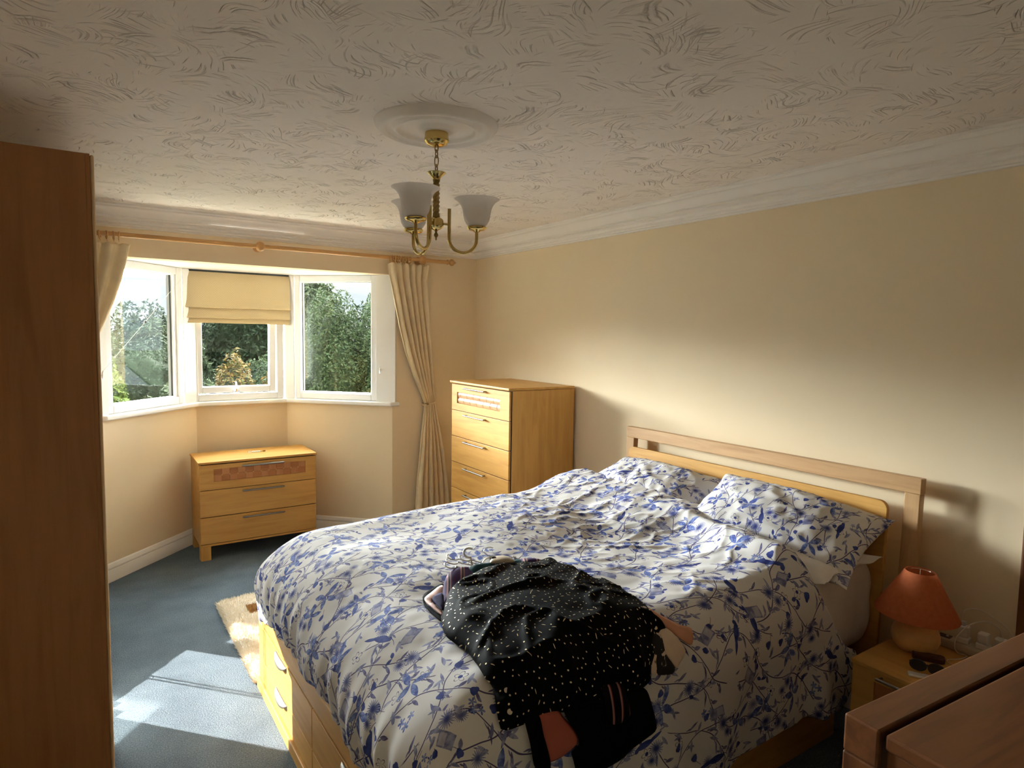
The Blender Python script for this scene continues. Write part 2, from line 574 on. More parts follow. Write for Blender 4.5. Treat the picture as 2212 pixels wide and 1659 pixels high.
    M['cream_cloth'] = cloth('cream_cloth', (0.70, 0.56, 0.44))
    M['salmon_cloth'] = cloth('salmon_cloth', (0.60, 0.30, 0.19))
    # roman blind: tiny pale spots woven into tan fabric
    n = NT('spotted_blind_fabric')
    co = n.coord('Object')
    p = n.sep(co)
    v2 = n.comb(p[0], p[2])
    vo = n.voro(n.rot2(v2, 0.785), 85, 0.0)
    spot = n.step(vo['Distance'], 0.20, 0.12)
    col = n.mix(n.math('MULTIPLY', spot, 0.55), (0.64, 0.505, 0.30), (0.80, 0.71, 0.52))
    sh = n.bsdf(col, 0.9, 0, n.bump(n.noise(co, 700, 1), 0.2, 0.001), Specular_IOR_Level=0.1)
    tr = n.n('ShaderNodeBsdfTranslucent'); n.l(col, tr.inputs[0])
    mx = n.n('ShaderNodeMixShader'); mx.inputs[0].default_value = 0.13
    n.l(sh, mx.inputs[1]); n.l(tr.outputs[0], mx.inputs[2])
    M['blind'] = n.done(mx.outputs[0])
    # black shirt cloth with gold foil dots and dashes
    n = NT('gold_dotted_black_cloth')
    uv = n.coord('UV')
    wob = n.vec('ADD', uv, n.vec('SCALE', n.noise(uv, 9, 1, out='Color'), scale=0.01))
    vo = n.voro(wob, 46, 0.75)
    loc = n.vec('SUBTRACT', wob, vo['Position'])
    rnd = n.sep(vo['Color'])
    q = n.sep(n.rot2(loc, n.math('MULTIPLY', rnd[0], 6.283)))
    long_ = n.math('GREATER_THAN', rnd[1], 0.80)
    ax = n.math('MULTIPLY_ADD', long_, 0.0034, 0.0019)
    ay = n.math('MULTIPLY_ADD', long_, -0.0009, 0.0019)
    e = n.math('ADD', n.math('POWER', n.math('DIVIDE', q[0], ax), 2.0), n.math('POWER', n.math('DIVIDE', q[1], ay), 2.0))
    dot = n.math('LESS_THAN', e, 1.0)
    shirt_tone = n.noise(uv, 6, 2)  # random slight tone variation in the black cloth
    base = n.ramp(shirt_tone, [(0.4, (0.0012, 0.0013, 0.0017)), (0.7, (0.003, 0.0038, 0.0046))])
    sh = n.bsdf(base, 0.75, 0, n.bump(n.noise(uv, 500, 1), 0.15, 0.001), Specular_IOR_Level=0.05)
    gd = n.bsdf((0.80, 0.66, 0.40), 0.45, 0.35)
    mx = n.n('ShaderNodeMixShader'); n.l(dot, mx.inputs[0]); n.l(sh, mx.inputs[1]); n.l(gd, mx.inputs[2])
    M['gold_dots'] = n.done(mx.outputs[0])
    # striped purple cloth
    n = NT('purple_striped_cloth')
    uv = n.coord('UV')
    p = n.sep(n.rot2(uv, 0.5))
    w = n.math('FRACT', n.math('MULTIPLY', p[0], 22))
    col = n.ramp(w, [(0.0, (0.045, 0.020, 0.085)), (0.60, (0.060, 0.025, 0.110)), (0.62, (0.36, 0.21, 0.23)), (0.72, (0.36, 0.21, 0.23)), (0.74, (0.02, 0.012, 0.03)), (0.84, (0.02, 0.012, 0.03)), (0.86, (0.30, 0.18, 0.17)), (0.93, (0.08, 0.03, 0.09))], 'CONSTANT')
    M['purple_stripes'] = n.done(n.bsdf(col, 0.85, Specular_IOR_Level=0.2))
    n = NT('pink_lined_black_cloth')
    uv = n.coord('UV')
    p = n.sep(n.rot2(uv, 0.12))
    w = n.math('FRACT', n.math('MULTIPLY', p[0], 34))
    col = n.ramp(w, [(0.0, (0.006, 0.005, 0.007)), (0.62, (0.34, 0.16, 0.15)), (0.80, (0.10, 0.03, 0.035)), (0.88, (0.006, 0.005, 0.007))], 'CONSTANT')
    M['fringe_cloth'] = n.done(n.bsdf(col, 0.9, Specular_IOR_Level=0.1))
    # black and cream floral blouse
    n = NT('black_blotched_cream_cloth')
    uv = n.coord('UV')
    f = n.noise(uv, 26, 2, dist=1.0)
    M['blotched'] = n.done(n.bsdf(n.ramp(f, [(0.47, (0.70, 0.56, 0.43)), (0.50, (0.010, 0.010, 0.012))]), 0.9))
    # fur rug
    n = NT('sheepskin_pile')
    g = n.n('ShaderNodeNewGeometry')
    p = n.sep(g.outputs['Position'])
    fx = n.math('FRACT', n.math('MULTIPLY', n.math('SUBTRACT', p[0], 0.49), 2.6))
    fy = n.math('FRACT', n.math('MULTIPLY', n.math('SUBTRACT', p[1], 3.514), 2.6))
    sq = n.math('MULTIPLY', n.math('MULTIPLY', n.math('GREATER_THAN', fx, 0.62), n.math('LESS_THAN', fx, 0.98)),
                n.math('MULTIPLY', n.math('GREATER_THAN', fy, 0.38), n.math('LESS_THAN', fy, 0.72)))
    col = n.mix(sq, n.ramp(n.noise(g.outputs['Position'], 30, 2), [(0.3, (0.88, 0.80, 0.67)), (0.7, (0.93, 0.87, 0.76))]), (0.42, 0.23, 0.09))
    M['fur'] = n.done(n.bsdf(col, 0.95, Specular_IOR_Level=0.1))
    # bedside lamp
    n = NT('terracotta_lampshade')
    co = n.coord()
    col = n.ramp(n.noise(co, 60, 2), [(0.3, (0.64, 0.185, 0.080)), (0.7, (0.71, 0.225, 0.100))])
    sh = n.bsdf(col, 0.85, Specular_IOR_Level=0.1)
    tr = n.n('ShaderNodeBsdfTranslucent'); n.l(col, tr.inputs[0])
    mx = n.n('ShaderNodeMixShader'); mx.inputs[0].default_value = 0.3
    n.l(sh, mx.inputs[1]); n.l(tr.outputs[0], mx.inputs[2])
    M['lampshade'] = n.done(mx.outputs[0])
    M['ceramic'] = mat_plain('mottled_stone_glaze', (0.68, 0.39, 0.145), 0.32, 0, 0.13, 22, 0.1, 40)
    M['white_plastic'] = mat_plain('white_plastic', (0.70, 0.66, 0.60), 0.35, var=0.02)
    M['grey_plastic'] = mat_plain('grey_plastic', (0.46, 0.40, 0.31), 0.4, var=0.02)
    M['cable'] = mat_plain('white_cable', (0.66, 0.60, 0.50), 0.45)
    M['cord'] = mat_plain('white_cord', (0.74, 0.72, 0.68), 0.7)
    M['dark_red'] = mat_plain('dark_red_leather', (0.055, 0.014, 0.010), 0.3)
    M['black_plastic'] = mat_plain('black_plastic', (0.010, 0.010, 0.011), 0.28)
    M['silver_plastic'] = mat_plain('silver_grey_plastic', (0.42, 0.42, 0.43), 0.35, 0.3)
    M['silver_wire'] = mat_plain('silver_wire', (0.62, 0.60, 0.56), 0.35, 0.6)
    M['bead'] = mat_plain('dark_bead', (0.06, 0.035, 0.02), 0.4)
    M['pearl'] = mat_plain('pearl_button', (0.66, 0.56, 0.44), 0.3)
    M['spacer'] = mat_plain('dark_glazing_spacer', (0.035, 0.04, 0.045), 0.5)
    # outdoors
    def leaf(name, c1, c2, trans=0.35):
        n = NT(name)
        g = n.n('ShaderNodeNewGeometry')
        col = n.ramp(g.outputs['Random Per Island'], [(0.0, c1), (1.0, c2)])
        sh = n.bsdf(col, 0.75, Specular_IOR_Level=0.12)
        tr = n.n('ShaderNodeBsdfTranslucent'); n.l(col, tr.inputs[0])
        mx = n.n('ShaderNodeMixShader'); mx.inputs[0].default_value = trans
        n.l(sh, mx.inputs[1]); n.l(tr.outputs[0], mx.inputs[2])
        return n.done(mx.outputs[0])
    M['leaf_dark'] = leaf('dark_green_leaves', (0.008, 0.016, 0.009), (0.021, 0.034, 0.016), .15)
    M['leaf_mid'] = leaf('mid_green_leaves', (0.015, 0.027, 0.011), (0.035, 0.052, 0.021), .15)
    M['leaf_bright'] = leaf('yellow_green_leaves', (0.026, 0.048, 0.011), (0.075, 0.100, 0.022), .2)
    M['leaf_pale'] = leaf('pale_green_leaves', (0.024, 0.037, 0.019), (0.048, 0.064, 0.032), .15)
    M['leaf_autumn'] = leaf('orange_tinged_leaves', (0.022, 0.036, 0.012), (0.115, 0.070, 0.022), .15)
    M['grass'] = mat_plain('lawn', (0.030, 0.048, 0.016), 0.95, var=0.3, scale=20, bump=0.6, bscale=60)
    M['bark'] = mat_plain('bark', (0.06, 0.045, 0.03), 0.9, var=0.3)
    M['gravel'] = mat_plain('pale_gravel', (0.68, 0.64, 0.57), 0.95, var=0.2, scale=25, bump=0.5, bscale=60)
    M['outer_wall'] = mat_plain('outer_render', (0.50, 0.42, 0.34), 0.9, var=0.05)
    M['far_block'] = mat_plain('far_building', (0.16, 0.19, 0.21), 0.9)
build_materials()

# ------------------------------------------------------------------ the duvet as a function of its cloth
def vnoise(x, y, seed=0):
    """smooth value noise, numpy, about -1..1"""
    x = np.asarray(x, float); y = np.asarray(y, float)
    xi, yi = np.floor(x), np.floor(y)
    fx, fy = x - xi, y - yi
    fx = fx * fx * fx * (fx * (fx * 6 - 15) + 10); fy = fy * fy * fy * (fy * (fy * 6 - 15) + 10)
    def h(i, j):
        s = np.sin(i * 127.1 + j * 311.7 + seed * 74.7) * 43758.5453
        return (s - np.floor(s)) * 2 - 1
    return (h(xi, yi) * (1 - fx) + h(xi + 1, yi) * fx) * (1 - fy) + (h(xi, yi + 1) * (1 - fx) + h(xi + 1, yi + 1) * fx) * fy
def vfbm(x, y, o=3, seed=0):
    s, a = 0, 1.0
    for k in range(o):
        s = s + a * vnoise(x, y, seed + k); a *= .5; x = x * 2.07; y = y * 2.07
    return s
def sstep(x, a, b):
    t = np.clip((x - a) / (b - a), 0, 1); return t * t * (3 - 2 * t)

DU = dict(a0=.86, ra=.26, b0=1.36, rb=.17, b1=2.66, rf=.30, z=.765)
def bend(s, r):
    """cloth running s past an edge of radius r -> (horizontal advance, drop)"""
    s = np.maximum(s, 0); q = r * np.pi / 2
    th = np.minimum(s, q) / r
    return r * np.sin(th), r * (1 - np.cos(th)) + np.maximum(s - q, 0)
def duvet_point(a, b, lift=0.0, fine=True):
    a = np.asarray(a, float); b = np.asarray(b, float)
    xa, da = bend(DU['a0'] - a, DU['ra'])
    yn, dn = bend(DU['b0'] - b, DU['rb'])
    yf, df = bend(b - DU['b1'], DU['rf'])
    x = np.where(a < DU['a0'], DU['a0'] - xa, a)
    y = np.where(b < DU['b0'], DU['b0'] - yn, np.where(b > DU['b1'], DU['b1'] + yf, b))
    db = dn + df
    drop = (da ** 2.3 + db ** 2.3 + 1e-12) ** (1 / 2.3)
    # at the corners the hanging cloth gathers inwards
    corner = np.minimum(da, db)
    x = x + .18 * corner; y = y + np.where(b < DU['b0'], .18, -.18) * corner
    top = 1 - sstep(drop, .02, .22)
    puff = .024 * vfbm(a * 1.8 + 3.1, b * 1.8 + 1.7, 2, 3) + .020 * np.sin(np.clip((a - .5) / 1.6, 0, 1) * np.pi) * np.sin(np.clip((b - 1.2) / 1.7, 0, 1) * np.pi)
    rise = .085 * sstep(a, 1.85, 2.30) * (1 - sstep(1.40 - b, 0, .25)) * (1 - sstep(b, 2.75, 2.95))
    # creases on the top: long soft ridges running with the bed
    rid = 1 - np.abs(vnoise(a * 3.1 + b * .8, b * 6.5 - a * 1.5, 11))
    rid2 = 1 - np.abs(vnoise(a * 5.0 - b * 5 + 8, b * 11 + a * 7, 12))
    zone = sstep(a, 1.35, 1.85)
    crease = zone * (.005 * rid ** 6 + .006 * rid2 ** 5 + .003 * vfbm(a * 9, b * 13, 2, 15))
    # a roll of cloth folded back along the pillows on the near side
    crease = crease + .030 * np.exp(-((a - (2.08 + .10 * sstep(b, 1.4, 2.0))) / .045) ** 2) * sstep(2.05 - b, 0, .35)
    z = DU['z'] - drop + puff * (.25 + .75 * top) + crease * (.4 + .6 * top) + rise
    # hanging folds over the foot and the near side
    ha = sstep(da, .05, .30); hb = sstep(db, .08, .40)
    fold = np.sin(b * 62 + 3.0 * vnoise(b * 5, a * 1.2, 5)) * (.5 + .5 * vnoise(b * 7, 3.3, 6))
    x = x - ha * (.012 * fold + .012 * vnoise(b * 9, a * 3, 7)) - .018 * sstep(da, .02, .18) * (1 - sstep(da, .22, .40))
    fold2 = np.sin(a * 24 + 2.5 * vnoise(a * 3, b * 1.5, 8)) * (.6 + .4 * vnoise(a * 4, 1.3, 9))
    sg = np.where(b < DU['b0'], -1.0, 1.0)
    y = y + sg * hb * (.020 * fold2 + .012 * vnoise(a * 6, b * 4, 10))
    if fine:
        z = z + .0012 * vnoise(a * 26, b * 26, 21) * top
    return x, y, z + lift
def duvet_normal(a, b):
    e = .004
    p = lambda u, v: np.stack(duvet_point(u, v, 0, False), -1)
    n = np.cross(p(a + e, b) - p(a - e, b), p(a, b + e) - p(a, b - e))
    return n / (np.linalg.norm(n, axis=-1, keepdims=True) + 1e-12)
def duvet_edges(b):
    """cloth limits at cross position b: (foot hem, head edge)"""
    head = 2.30 - .16 * sstep(1.95 - b, 0, .6) + .22 * sstep(1.25 - b, 0, .40) + .015 * vnoise(b * 6, 2.2, 31)
    foot = .385 + .012 * vnoise(b * 4, 5.5, 32) - .085 * sstep(b, 2.45, 2.9) - .035 * sstep(2.0 - b, 0, .5)
    return foot, head
def duvet_bmin(a):
    return .745 + .030 * np.sin(a * 7.5) + .020 * vnoise(a * 5, 7.7, 33) + .14 * sstep(a, 2.28, 2.42)
def duvet_bmax(a):
    return 3.24 + .02 * vnoise(a * 5, 4.1, 34)

def build_floral():
    """white cotton printed with blue leaves, flowers, birds, vines and grey books; UVs are metres of cloth"""
    n = NT('blue_floral_cotton')
    uv = n.coord('UV')
    wob = n.vec('ADD', uv, n.vec('SCALE', n.vec('SUBTRACT', n.noise(uv, 5.0, 2, out='Color'), (0.5, 0.5, 0.5)), scale=0.05))
    BASE = (0.69, 0.675, 0.67)
    DARK, BLUE, SLATE, STEM = (0.030, 0.045, 0.20), (0.10, 0.145, 0.42), (0.20, 0.215, 0.38), (0.075, 0.065, 0.15)
    tone = n.noise(uv, 45, 2)
    dark = n.mix(n.step(tone, 0.35, 0.65), DARK, (0.060, 0.085, 0.30))
    blue = n.mix(n.step(tone, 0.35, 0.65), (0.075, 0.11, 0.36), (0.24, 0.31, 0.60))
    slate = n.mix(n.step(tone, 0.35, 0.65), (0.15, 0.155, 0.31), (0.33, 0.35, 0.52))
    col = BASE

    def cells(scale, off, rand=0.55):
        p = n.vec('ADD', wob, off)
        vo = n.voro(p, scale, rand)
        rnd = n.sep(vo['Color'])
        q = n.rot2(n.vec('SUBTRACT', p, vo['Position']), n.math('MULTIPLY', rnd[0], 6.283))
        return q, rnd
    def leaf(q, cx, cy, ang, L, W):
        """pointed leaf of half length L and half width W centred at cx,cy -> mask"""
        p = n.vec('SUBTRACT', q, (cx, cy, 0))
        if ang: p = n.rot2(p, -ang)
        s = n.sep(p)
        u = n.math('DIVIDE', s[0], L)
        d = n.math('SUBTRACT', n.math('MULTIPLY', n.math('SUBTRACT', 1.0, n.math('MULTIPLY', u, u)), W), n.math('ABSOLUTE', s[1]))
        return n.math('GREATER_THAN', d, 0.0)
    def union(ms):
        r = ms[0]
        for m in ms[1:]: r = n.math('MAXIMUM', r, m)
        return r
    def polar(q, N, R0, inner, seed=0.0):
        s = n.sep(q)
        th = n.math('ARCTAN2', s[1], s[0])
        r = n.vec('LENGTH', q)
        edge = n.math('MULTIPLY_ADD', n.math('ABSOLUTE', n.math('COSINE', n.math('MULTIPLY', th, N / 2))), R0 * (1 - inner), R0 * inner)
        return r, edge
    # --- wandering vines with paired leaves
    for ang, off, row in ((0.62, (0.0, 0.0, 0), 0.098), (-0.35, (0.13, 0.31, 0), 0.17)):
        q = n.sep(n.rot2(n.vec('ADD', wob, off), ang))
        ri = n.math('FLOOR', n.math('DIVIDE', q[1], row))
        ly = n.math('SUBTRACT', n.math('SUBTRACT', q[1], n.math('MULTIPLY', ri, row)), row / 2)
        ph = n.math('MULTIPLY', ri, 2.1)
        cv = n.math('MULTIPLY', n.math('SINE', n.math('MULTIPLY_ADD', q[0], 17.0, ph)), 0.026)
        d = n.math('SUBTRACT', ly, cv)
        on = n.step(n.noise(n.vec('ADD', uv, off), 6.5, 1), 0.37, 0.40)
        stem = n.math('MULTIPLY', n.math('LESS_THAN', n.math('ABSOLUTE', d), 0.0017), on)
        col = n.mix(stem, col, STEM)
        per = 0.046
        xi = n.math('FLOOR', n.math('DIVIDE', q[0], per))
        lx = n.math('SUBTRACT', n.math('SUBTRACT', q[0], n.math('MULTIPLY', xi, per)), per / 2)
        side = n.math('SUBTRACT', n.math('MULTIPLY', n.math('MODULO', n.math('ABSOLUTE', n.math('ADD', xi, ri)), 2.0), 2.0), 1.0)
        lq = n.comb(lx, n.math('MULTIPLY', d, side))
        lv = n.math('MULTIPLY', union([leaf(lq, 0.004, 0.017, 0.85, 0.019, 0.0050), leaf(lq, -0.012, 0.008, 0.45, 0.010, 0.0022)]), on)
        col = n.mix(lv, col, slate if row > 0.15 else n.mix(n.step(tone, 0.4, 0.6), (0.10, 0.09, 0.20), (0.20, 0.20, 0.38)))
    # --- loose leaves, hearts and little buds
    q, rnd = cells(16.5, (0.21, 0.07, 0), 0.8)
    kind = rnd[1]
    lf = union([leaf(q, 0.0, 0.0, 0, 0.021, 0.0055), leaf(q, 0.004, 0.012, 0.9, 0.014, 0.0034)])
    lf = n.math('MULTIPLY', lf, n.math('LESS_THAN', kind, 0.42))
    col = n.mix(lf, col, slate)
    s = n.sep(q)
    heart = union([n.math('LESS_THAN', n.vec('LENGTH', n.vec('SUBTRACT', q, (0.0045, 0.0035, 0))), 0.0072),
                   n.math('LESS_THAN', n.vec('LENGTH', n.vec('SUBTRACT', q, (-0.0045, 0.0035, 0))), 0.0072),
                   leaf(q, 0.0, -0.002, 1.57, 0.0125, 0.0095)])
    tail = n.math('MULTIPLY', n.math('LESS_THAN', n.math('ABSOLUTE', n.math('SUBTRACT', s[0], n.math('MULTIPLY', n.math('MULTIPLY', s[1], s[1]), 14.0))), 0.0009),
                  n.math('MULTIPLY', n.math('LESS_THAN', s[1], -0.008), n.math('GREATER_THAN', s[1], -0.034)))
    hm = n.math('MULTIPLY', n.math('GREATER_THAN', kind, 0.42), n.math('LESS_THAN', kind, 0.62))
    col = n.mix(n.math('MULTIPLY', tail, hm), col, STEM)
    col = n.mix(n.math('MULTIPLY', heart, hm), col, dark)
    # butterflies
    fly = union([leaf(q, 0.011, 0.004, 0.45, 0.0125, 0.0062), leaf(q, -0.011, 0.004, -0.45, 0.0125, 0.0062)])
    col = n.mix(n.math('MULTIPLY', fly, n.math('GREATER_THAN', kind, 0.90)), col, dark)
    # --- spiky asters in pairs
    q, rnd = cells(6.6, (0.4, 0.9, 0), 0.7)
    for cx, cy, R0, w in ((0.0, 0.0, 0.026, 0.85), (0.034, 0.016, 0.020, 0.6)):
        qq = n.vec('SUBTRACT', q, (cx, cy, 0))
        r, e = polar(qq, 19, R0, 0.30)
        m = n.math('MULTIPLY', n.math('LESS_THAN', r, e), n.math('LESS_THAN', rnd[1], w))
        sh = n.mix(n.step(r, 0.002, R0), DARK, (0.30, 0.32, 0.50))
        col = n.mix(m, col, sh)
    # --- outline blossoms with five petals
    q, rnd = cells(7.6, (0.77, 0.15, 0), 0.8)
    r, e = polar(q, 5, 0.019, 0.45)
    rim = n.math('LESS_THAN', n.math('ABSOLUTE', n.math('SUBTRACT', r, e)), 0.0011)
    core = n.math('LESS_THAN', r, 0.0065)
    on = n.math('LESS_THAN', rnd[1], 0.6)
    col = n.mix(n.math('MULTIPLY', rim, on), col, STEM)
    col = n.mix(n.math('MULTIPLY', core, on), col, dark)
    # --- star clusters
    star = n.math('GREATER_THAN', rnd[1], 0.66)
    ms = []
    for cx, cy in ((0.0, 0.011), (0.016, -0.004), (-0.014, -0.007)):
        r, e = polar(n.vec('SUBTRACT', q, (cx, cy, 0)), 5, 0.0125, 0.28)
        ms.append(n.math('LESS_THAN', r, e))
    col = n.mix(n.math('MULTIPLY', union(ms), star), col, blue)
    # --- big four-leaved sprays
    q, rnd = cells(5.6, (0.05, 0.55, 0), 0.75)
    big = union([leaf(q, 0.028, 0.012, 0.45, 0.030, 0.0105), leaf(q, -0.022, 0.016, 2.3, 0.026, 0.0115),
                 leaf(q, -0.018, -0.022, -2.2, 0.027, 0.0085), leaf(q, 0.014, -0.026, -1.1, 0.028, 0.0110)])
    vein = n.math('LESS_THAN', n.math('ABSOLUTE', n.math('SUBTRACT', n.noise(uv, 60, 1), 0.5)), 0.03)
    bigc = n.mix(n.math('MULTIPLY', vein, 0.6), blue, DARK)
    col = n.mix(n.math('MULTIPLY', big, n.math('LESS_THAN', rnd[1], 0.62)), col, bigc)
    # --- birds: body, tail, head and long thin beak
    bird = n.math('GREATER_THAN', rnd[1], 0.72)
    s = n.sep(q)
    bk = n.math('MULTIPLY', n.math('LESS_THAN', n.math('ABSOLUTE', n.math('SUBTRACT', s[1], n.math('MULTIPLY_ADD', n.math('POWER', n.math('SUBTRACT', s[0], 0.036), 2.0), -12.0, 0.012))), 0.0010),
                n.math('MULTIPLY', n.math('GREATER_THAN', s[0], 0.036), n.math('LESS_THAN', s[0], 0.066)))
    body = union([leaf(q, 0.0, 0.0, 0.12, 0.040, 0.0125), leaf(q, -0.040, -0.010, 0.35, 0.026, 0.0065), bk,
                  n.math('LESS_THAN', n.vec('LENGTH', n.vec('SUBTRACT', q, (0.032, 0.0095, 0))), 0.0078)])
    col = n.mix(n.math('MULTIPLY', body, bird), col, dark)
    # --- grey-blue open books
    q, rnd = cells(4.6, (0.9, 0.33, 0), 0.7)
    s = n.sep(q)
    sx = n.math('ADD', s[0], n.math('MULTIPLY', s[1], 0.25))
    bx = n.math('MULTIPLY', n.math('LESS_THAN', n.math('ABSOLUTE', sx), 0.030), n.math('LESS_THAN', n.math('ABSOLUTE', s[1]), 0.019))
    inner = n.math('MULTIPLY', n.math('LESS_THAN', n.math('ABSOLUTE', n.math('ADD', sx, 0.013)), 0.0125), n.math('LESS_THAN', n.math('ABSOLUTE', s[1]), 0.0145))
    bc = n.mix(inner, slate, n.mix(0.5, slate, (0.62, 0.60, 0.66)))
    col = n.mix(n.math('MULTIPLY', bx, n.math('LESS_THAN', rnd[1], 0.55)), col, bc)
    # weave
    nor = n.bump(n.noise(uv, 380, 1), 0.08, 0.001)
    M['floral'] = n.done(n.bsdf(col, 0.85, 0, nor, Specular_IOR_Level=0.15))
build_floral()

# ------------------------------------------------------------------ room shell
XR, YF, YB, XL, YBK, H = 2.752, 4.662, 5.300, -0.72, -1.6, 2.355
SQ = math.sqrt(0.5)
BL, BCL, BCR, BR = (0.057, YF), (0.700, YB), (1.366, YB), (2.004, YF)    # corners of the bay at its inner face
SILL, HEAD = 1.062, 2.050
WT = 0.26                                                                # bay wall thickness

def room():
    m = MB(); m.add([(XL - .1, YBK - .1, 0), (XR + .1, YBK - .1, 0), (XR + .1, YF, 0), (BR[0] + .1, YF, 0), (BCR[0] + .06, YB + .1, 0), (BCL[0] - .06, YB + .1, 0), (BL[0] - .1, YF, 0), (XL - .1, YF, 0)], [tuple(range(8))])
    v = m.v; m.v = v + [(p[0], p[1], -0.12) for p in v]; k = 8
    m.f = [tuple(range(8)), tuple(reversed(range(8, 16)))] + [(i, i + 8, (i + 1) % 8 + 8, (i + 1) % 8) for i in range(8)]; m.mi = []
    struct('floor', m, M['carpet'])
    struct('ceiling', MB().box(XL - .2, XR + .2, YBK - .2, YF + .12, H, H + .12), M['artex'])
    struct('wall_right', MB().box(XR, XR + .2, YBK - .2, YF + .35, -.1, H), M['cream'])
    struct('wall_left', MB().box(XL - .2, XL, YBK - .2, YF + .35, -.1, H), M['cream'])
    struct('wall_back', MB().box(XL, XR, YBK - .2, YBK, -.1, H), M['cream'])
    # window wall: pieces left and right of the bay and the lintel over it
    struct('wall_front', MB().box(XL, BL[0], YF, YF + .30, -.1, H).box(BR[0], XR, YF, YF + .30, -.1, H).box(BL[0], BR[0], YF, YF + .12, HEAD, H), M['cream'])
    # bay walls below the sill
    def facet(a, b, z0, z1, ext=(0, 0)):
        a, b = Vector((*a, 0)), Vector((*b, 0))
        e = (b - a).normalized(); nrm = Vector((-e.y, e.x, 0))     # outward
        a2, b2 = a + nrm * WT - e * ext[0], b + nrm * WT + e * ext[1]
        mb = MB()
        q = [a, b, b2, a2]
        vs = [Vector((p.x, p.y, z0)) for p in q] + [Vector((p.x, p.y, z1)) for p in q]
        mb.add(vs, [(3, 2, 1, 0), (4, 5, 6, 7), (0, 1, 5, 4), (1, 2, 6, 5), (2, 3, 7, 6), (3, 0, 4, 7)])
        return mb
    t = WT * math.tan(R(22.5))
    struct('wall_bay_left', facet(BL, BCL, -.1, SILL - .03, (0.1, t)), M['cream'])
    struct('wall_bay_centre', facet(BCL, BCR, -.1, SILL - .03, (t, t)), M['cream'])
    struct('wall_bay_right', facet(BCR, BR, -.1, SILL - .03, (t, 0.1)), M['cream'])
    # bay ceiling
    mb = MB()
    q = [(BL[0] - .25, YF + .12), (BR[0] + .25, YF + .12), (BR[0] + .25, YF + .2), (BCR[0] + .22, YB + .4), (BCL[0] - .22, YB + .4), (BL[0] - .25, YF + .2)]
    mb.prism(q, .2, Matrix.Translation((0, 0, HEAD)))
    struct('ceiling_bay', mb, M['white_gloss'])
    # reveal posts: plaster between window frames and room
    mb = MB()
    e = Vector((SQ, SQ, 0)); nr = Vector((SQ, -SQ, 0))
    def frame_m(o, e, nr):
        m = Matrix((e, Vector((0, 0, 1)), nr)).transposed().to_4x4(); m.translation = Vector((*o, 0)); return m
    ML = frame_m(BL, Vector((SQ, SQ, 0)), Vector((SQ, -SQ, 0)))
    MC = frame_m(BCL, Vector((1, 0, 0)), Vector((0, -1, 0)))
    MR = frame_m(BCR, Vector((SQ, -SQ, 0)), Vector((-SQ, -SQ, 0)))
    struct('trim_1', MB().box(-.02, .098, SILL - .03, HEAD + .02, -WT, 0, ML), M['white_gloss'])
    struct('trim_2', MB().box(.770, .925, SILL - .03, HEAD + .02, -WT, 0, MR), M['white_gloss'])
    # sill board, mitred round the bay, with a little horn on the right
    def off(d):
        k = math.tan(R(22.5)) * d
        return [(BL[0] + d * SQ * 2 - d * (2 * SQ - 1) , YF - 0.0), (BCL[0] + k, YB - d), (BCR[0] - k, YB - d)]
    d = 0.040
    k = d * math.tan(R(22.5))
    inn = [(BL[0] + d * (math.sqrt(2)), YF), (BCL[0] + k, YB - d), (BCR[0] - k, YB - d), (BR[0] - d * math.sqrt(2) + .0, YF + .0)]
    hp = [(BR[0] - .028 , YF - .028), (BR[0] + .055, YF - .028), (BR[0] + .055, YF + .002), (BR[0], YF + .002)]
    out = [(BCR[0] + .08, YB + .2), (BCL[0] - .08, YB + .2)]
    poly = [inn[0], (BL[0] - .0, YF + .0), (BL[0] - .12, YF + .12)] + [out[1], out[0]] + [(BR[0] + .12, YF + .12)] + [hp[3], hp[2], hp[1], hp[0], inn[2], inn[1]]
    mb = MB(); mb.prism(list(reversed(poly)), .032, Matrix.Translation((0, 0, SILL - .030)))
    struct('trim_3', mb, M['white_gloss'], bevel=.010, seg=4)
    return ML, MC, MR
ML, MC, MR = room()

def mitred_run(prof, path, closed=False):
    """sweep profile [(out, z)] along a plan polyline; 'out' is measured to the left of travel"""
    mb = MB()
    n = len(path); P = [Vector((*p, 0)) for p in path]
    rings = []
    for i in range(n):
        if i == 0: d = (P[1] - P[0]).normalized(); nn = Vector((-d.y, d.x, 0)); s = 1
        elif i == n - 1: d = (P[-1] - P[-2]).normalized(); nn = Vector((-d.y, d.x, 0)); s = 1
        else:
            d1 = (P[i] - P[i - 1]).normalized(); d2 = (P[i + 1] - P[i]).normalized()
            n1, n2 = Vector((-d1.y, d1.x, 0)), Vector((-d2.y, d2.x, 0))
            nn = (n1 + n2).normalized(); s = 1 / nn.dot(n1)
        rings.append([P[i] + nn * (o * s) + Vector((0, 0, z)) for o, z in prof])
    m = len(prof)
    vs = [p for r in rings for p in r]
    fs = []
    for i in range(n - 1):
        for j in range(m):
            k = (j + 1) % m
            fs.append((i * m + j, i * m + k, (i + 1) * m + k, (i + 1) * m + j))
    fs += [tuple(reversed(range(m))), tuple(range((n - 1) * m, n * m))]
    return mb.add(vs, fs)

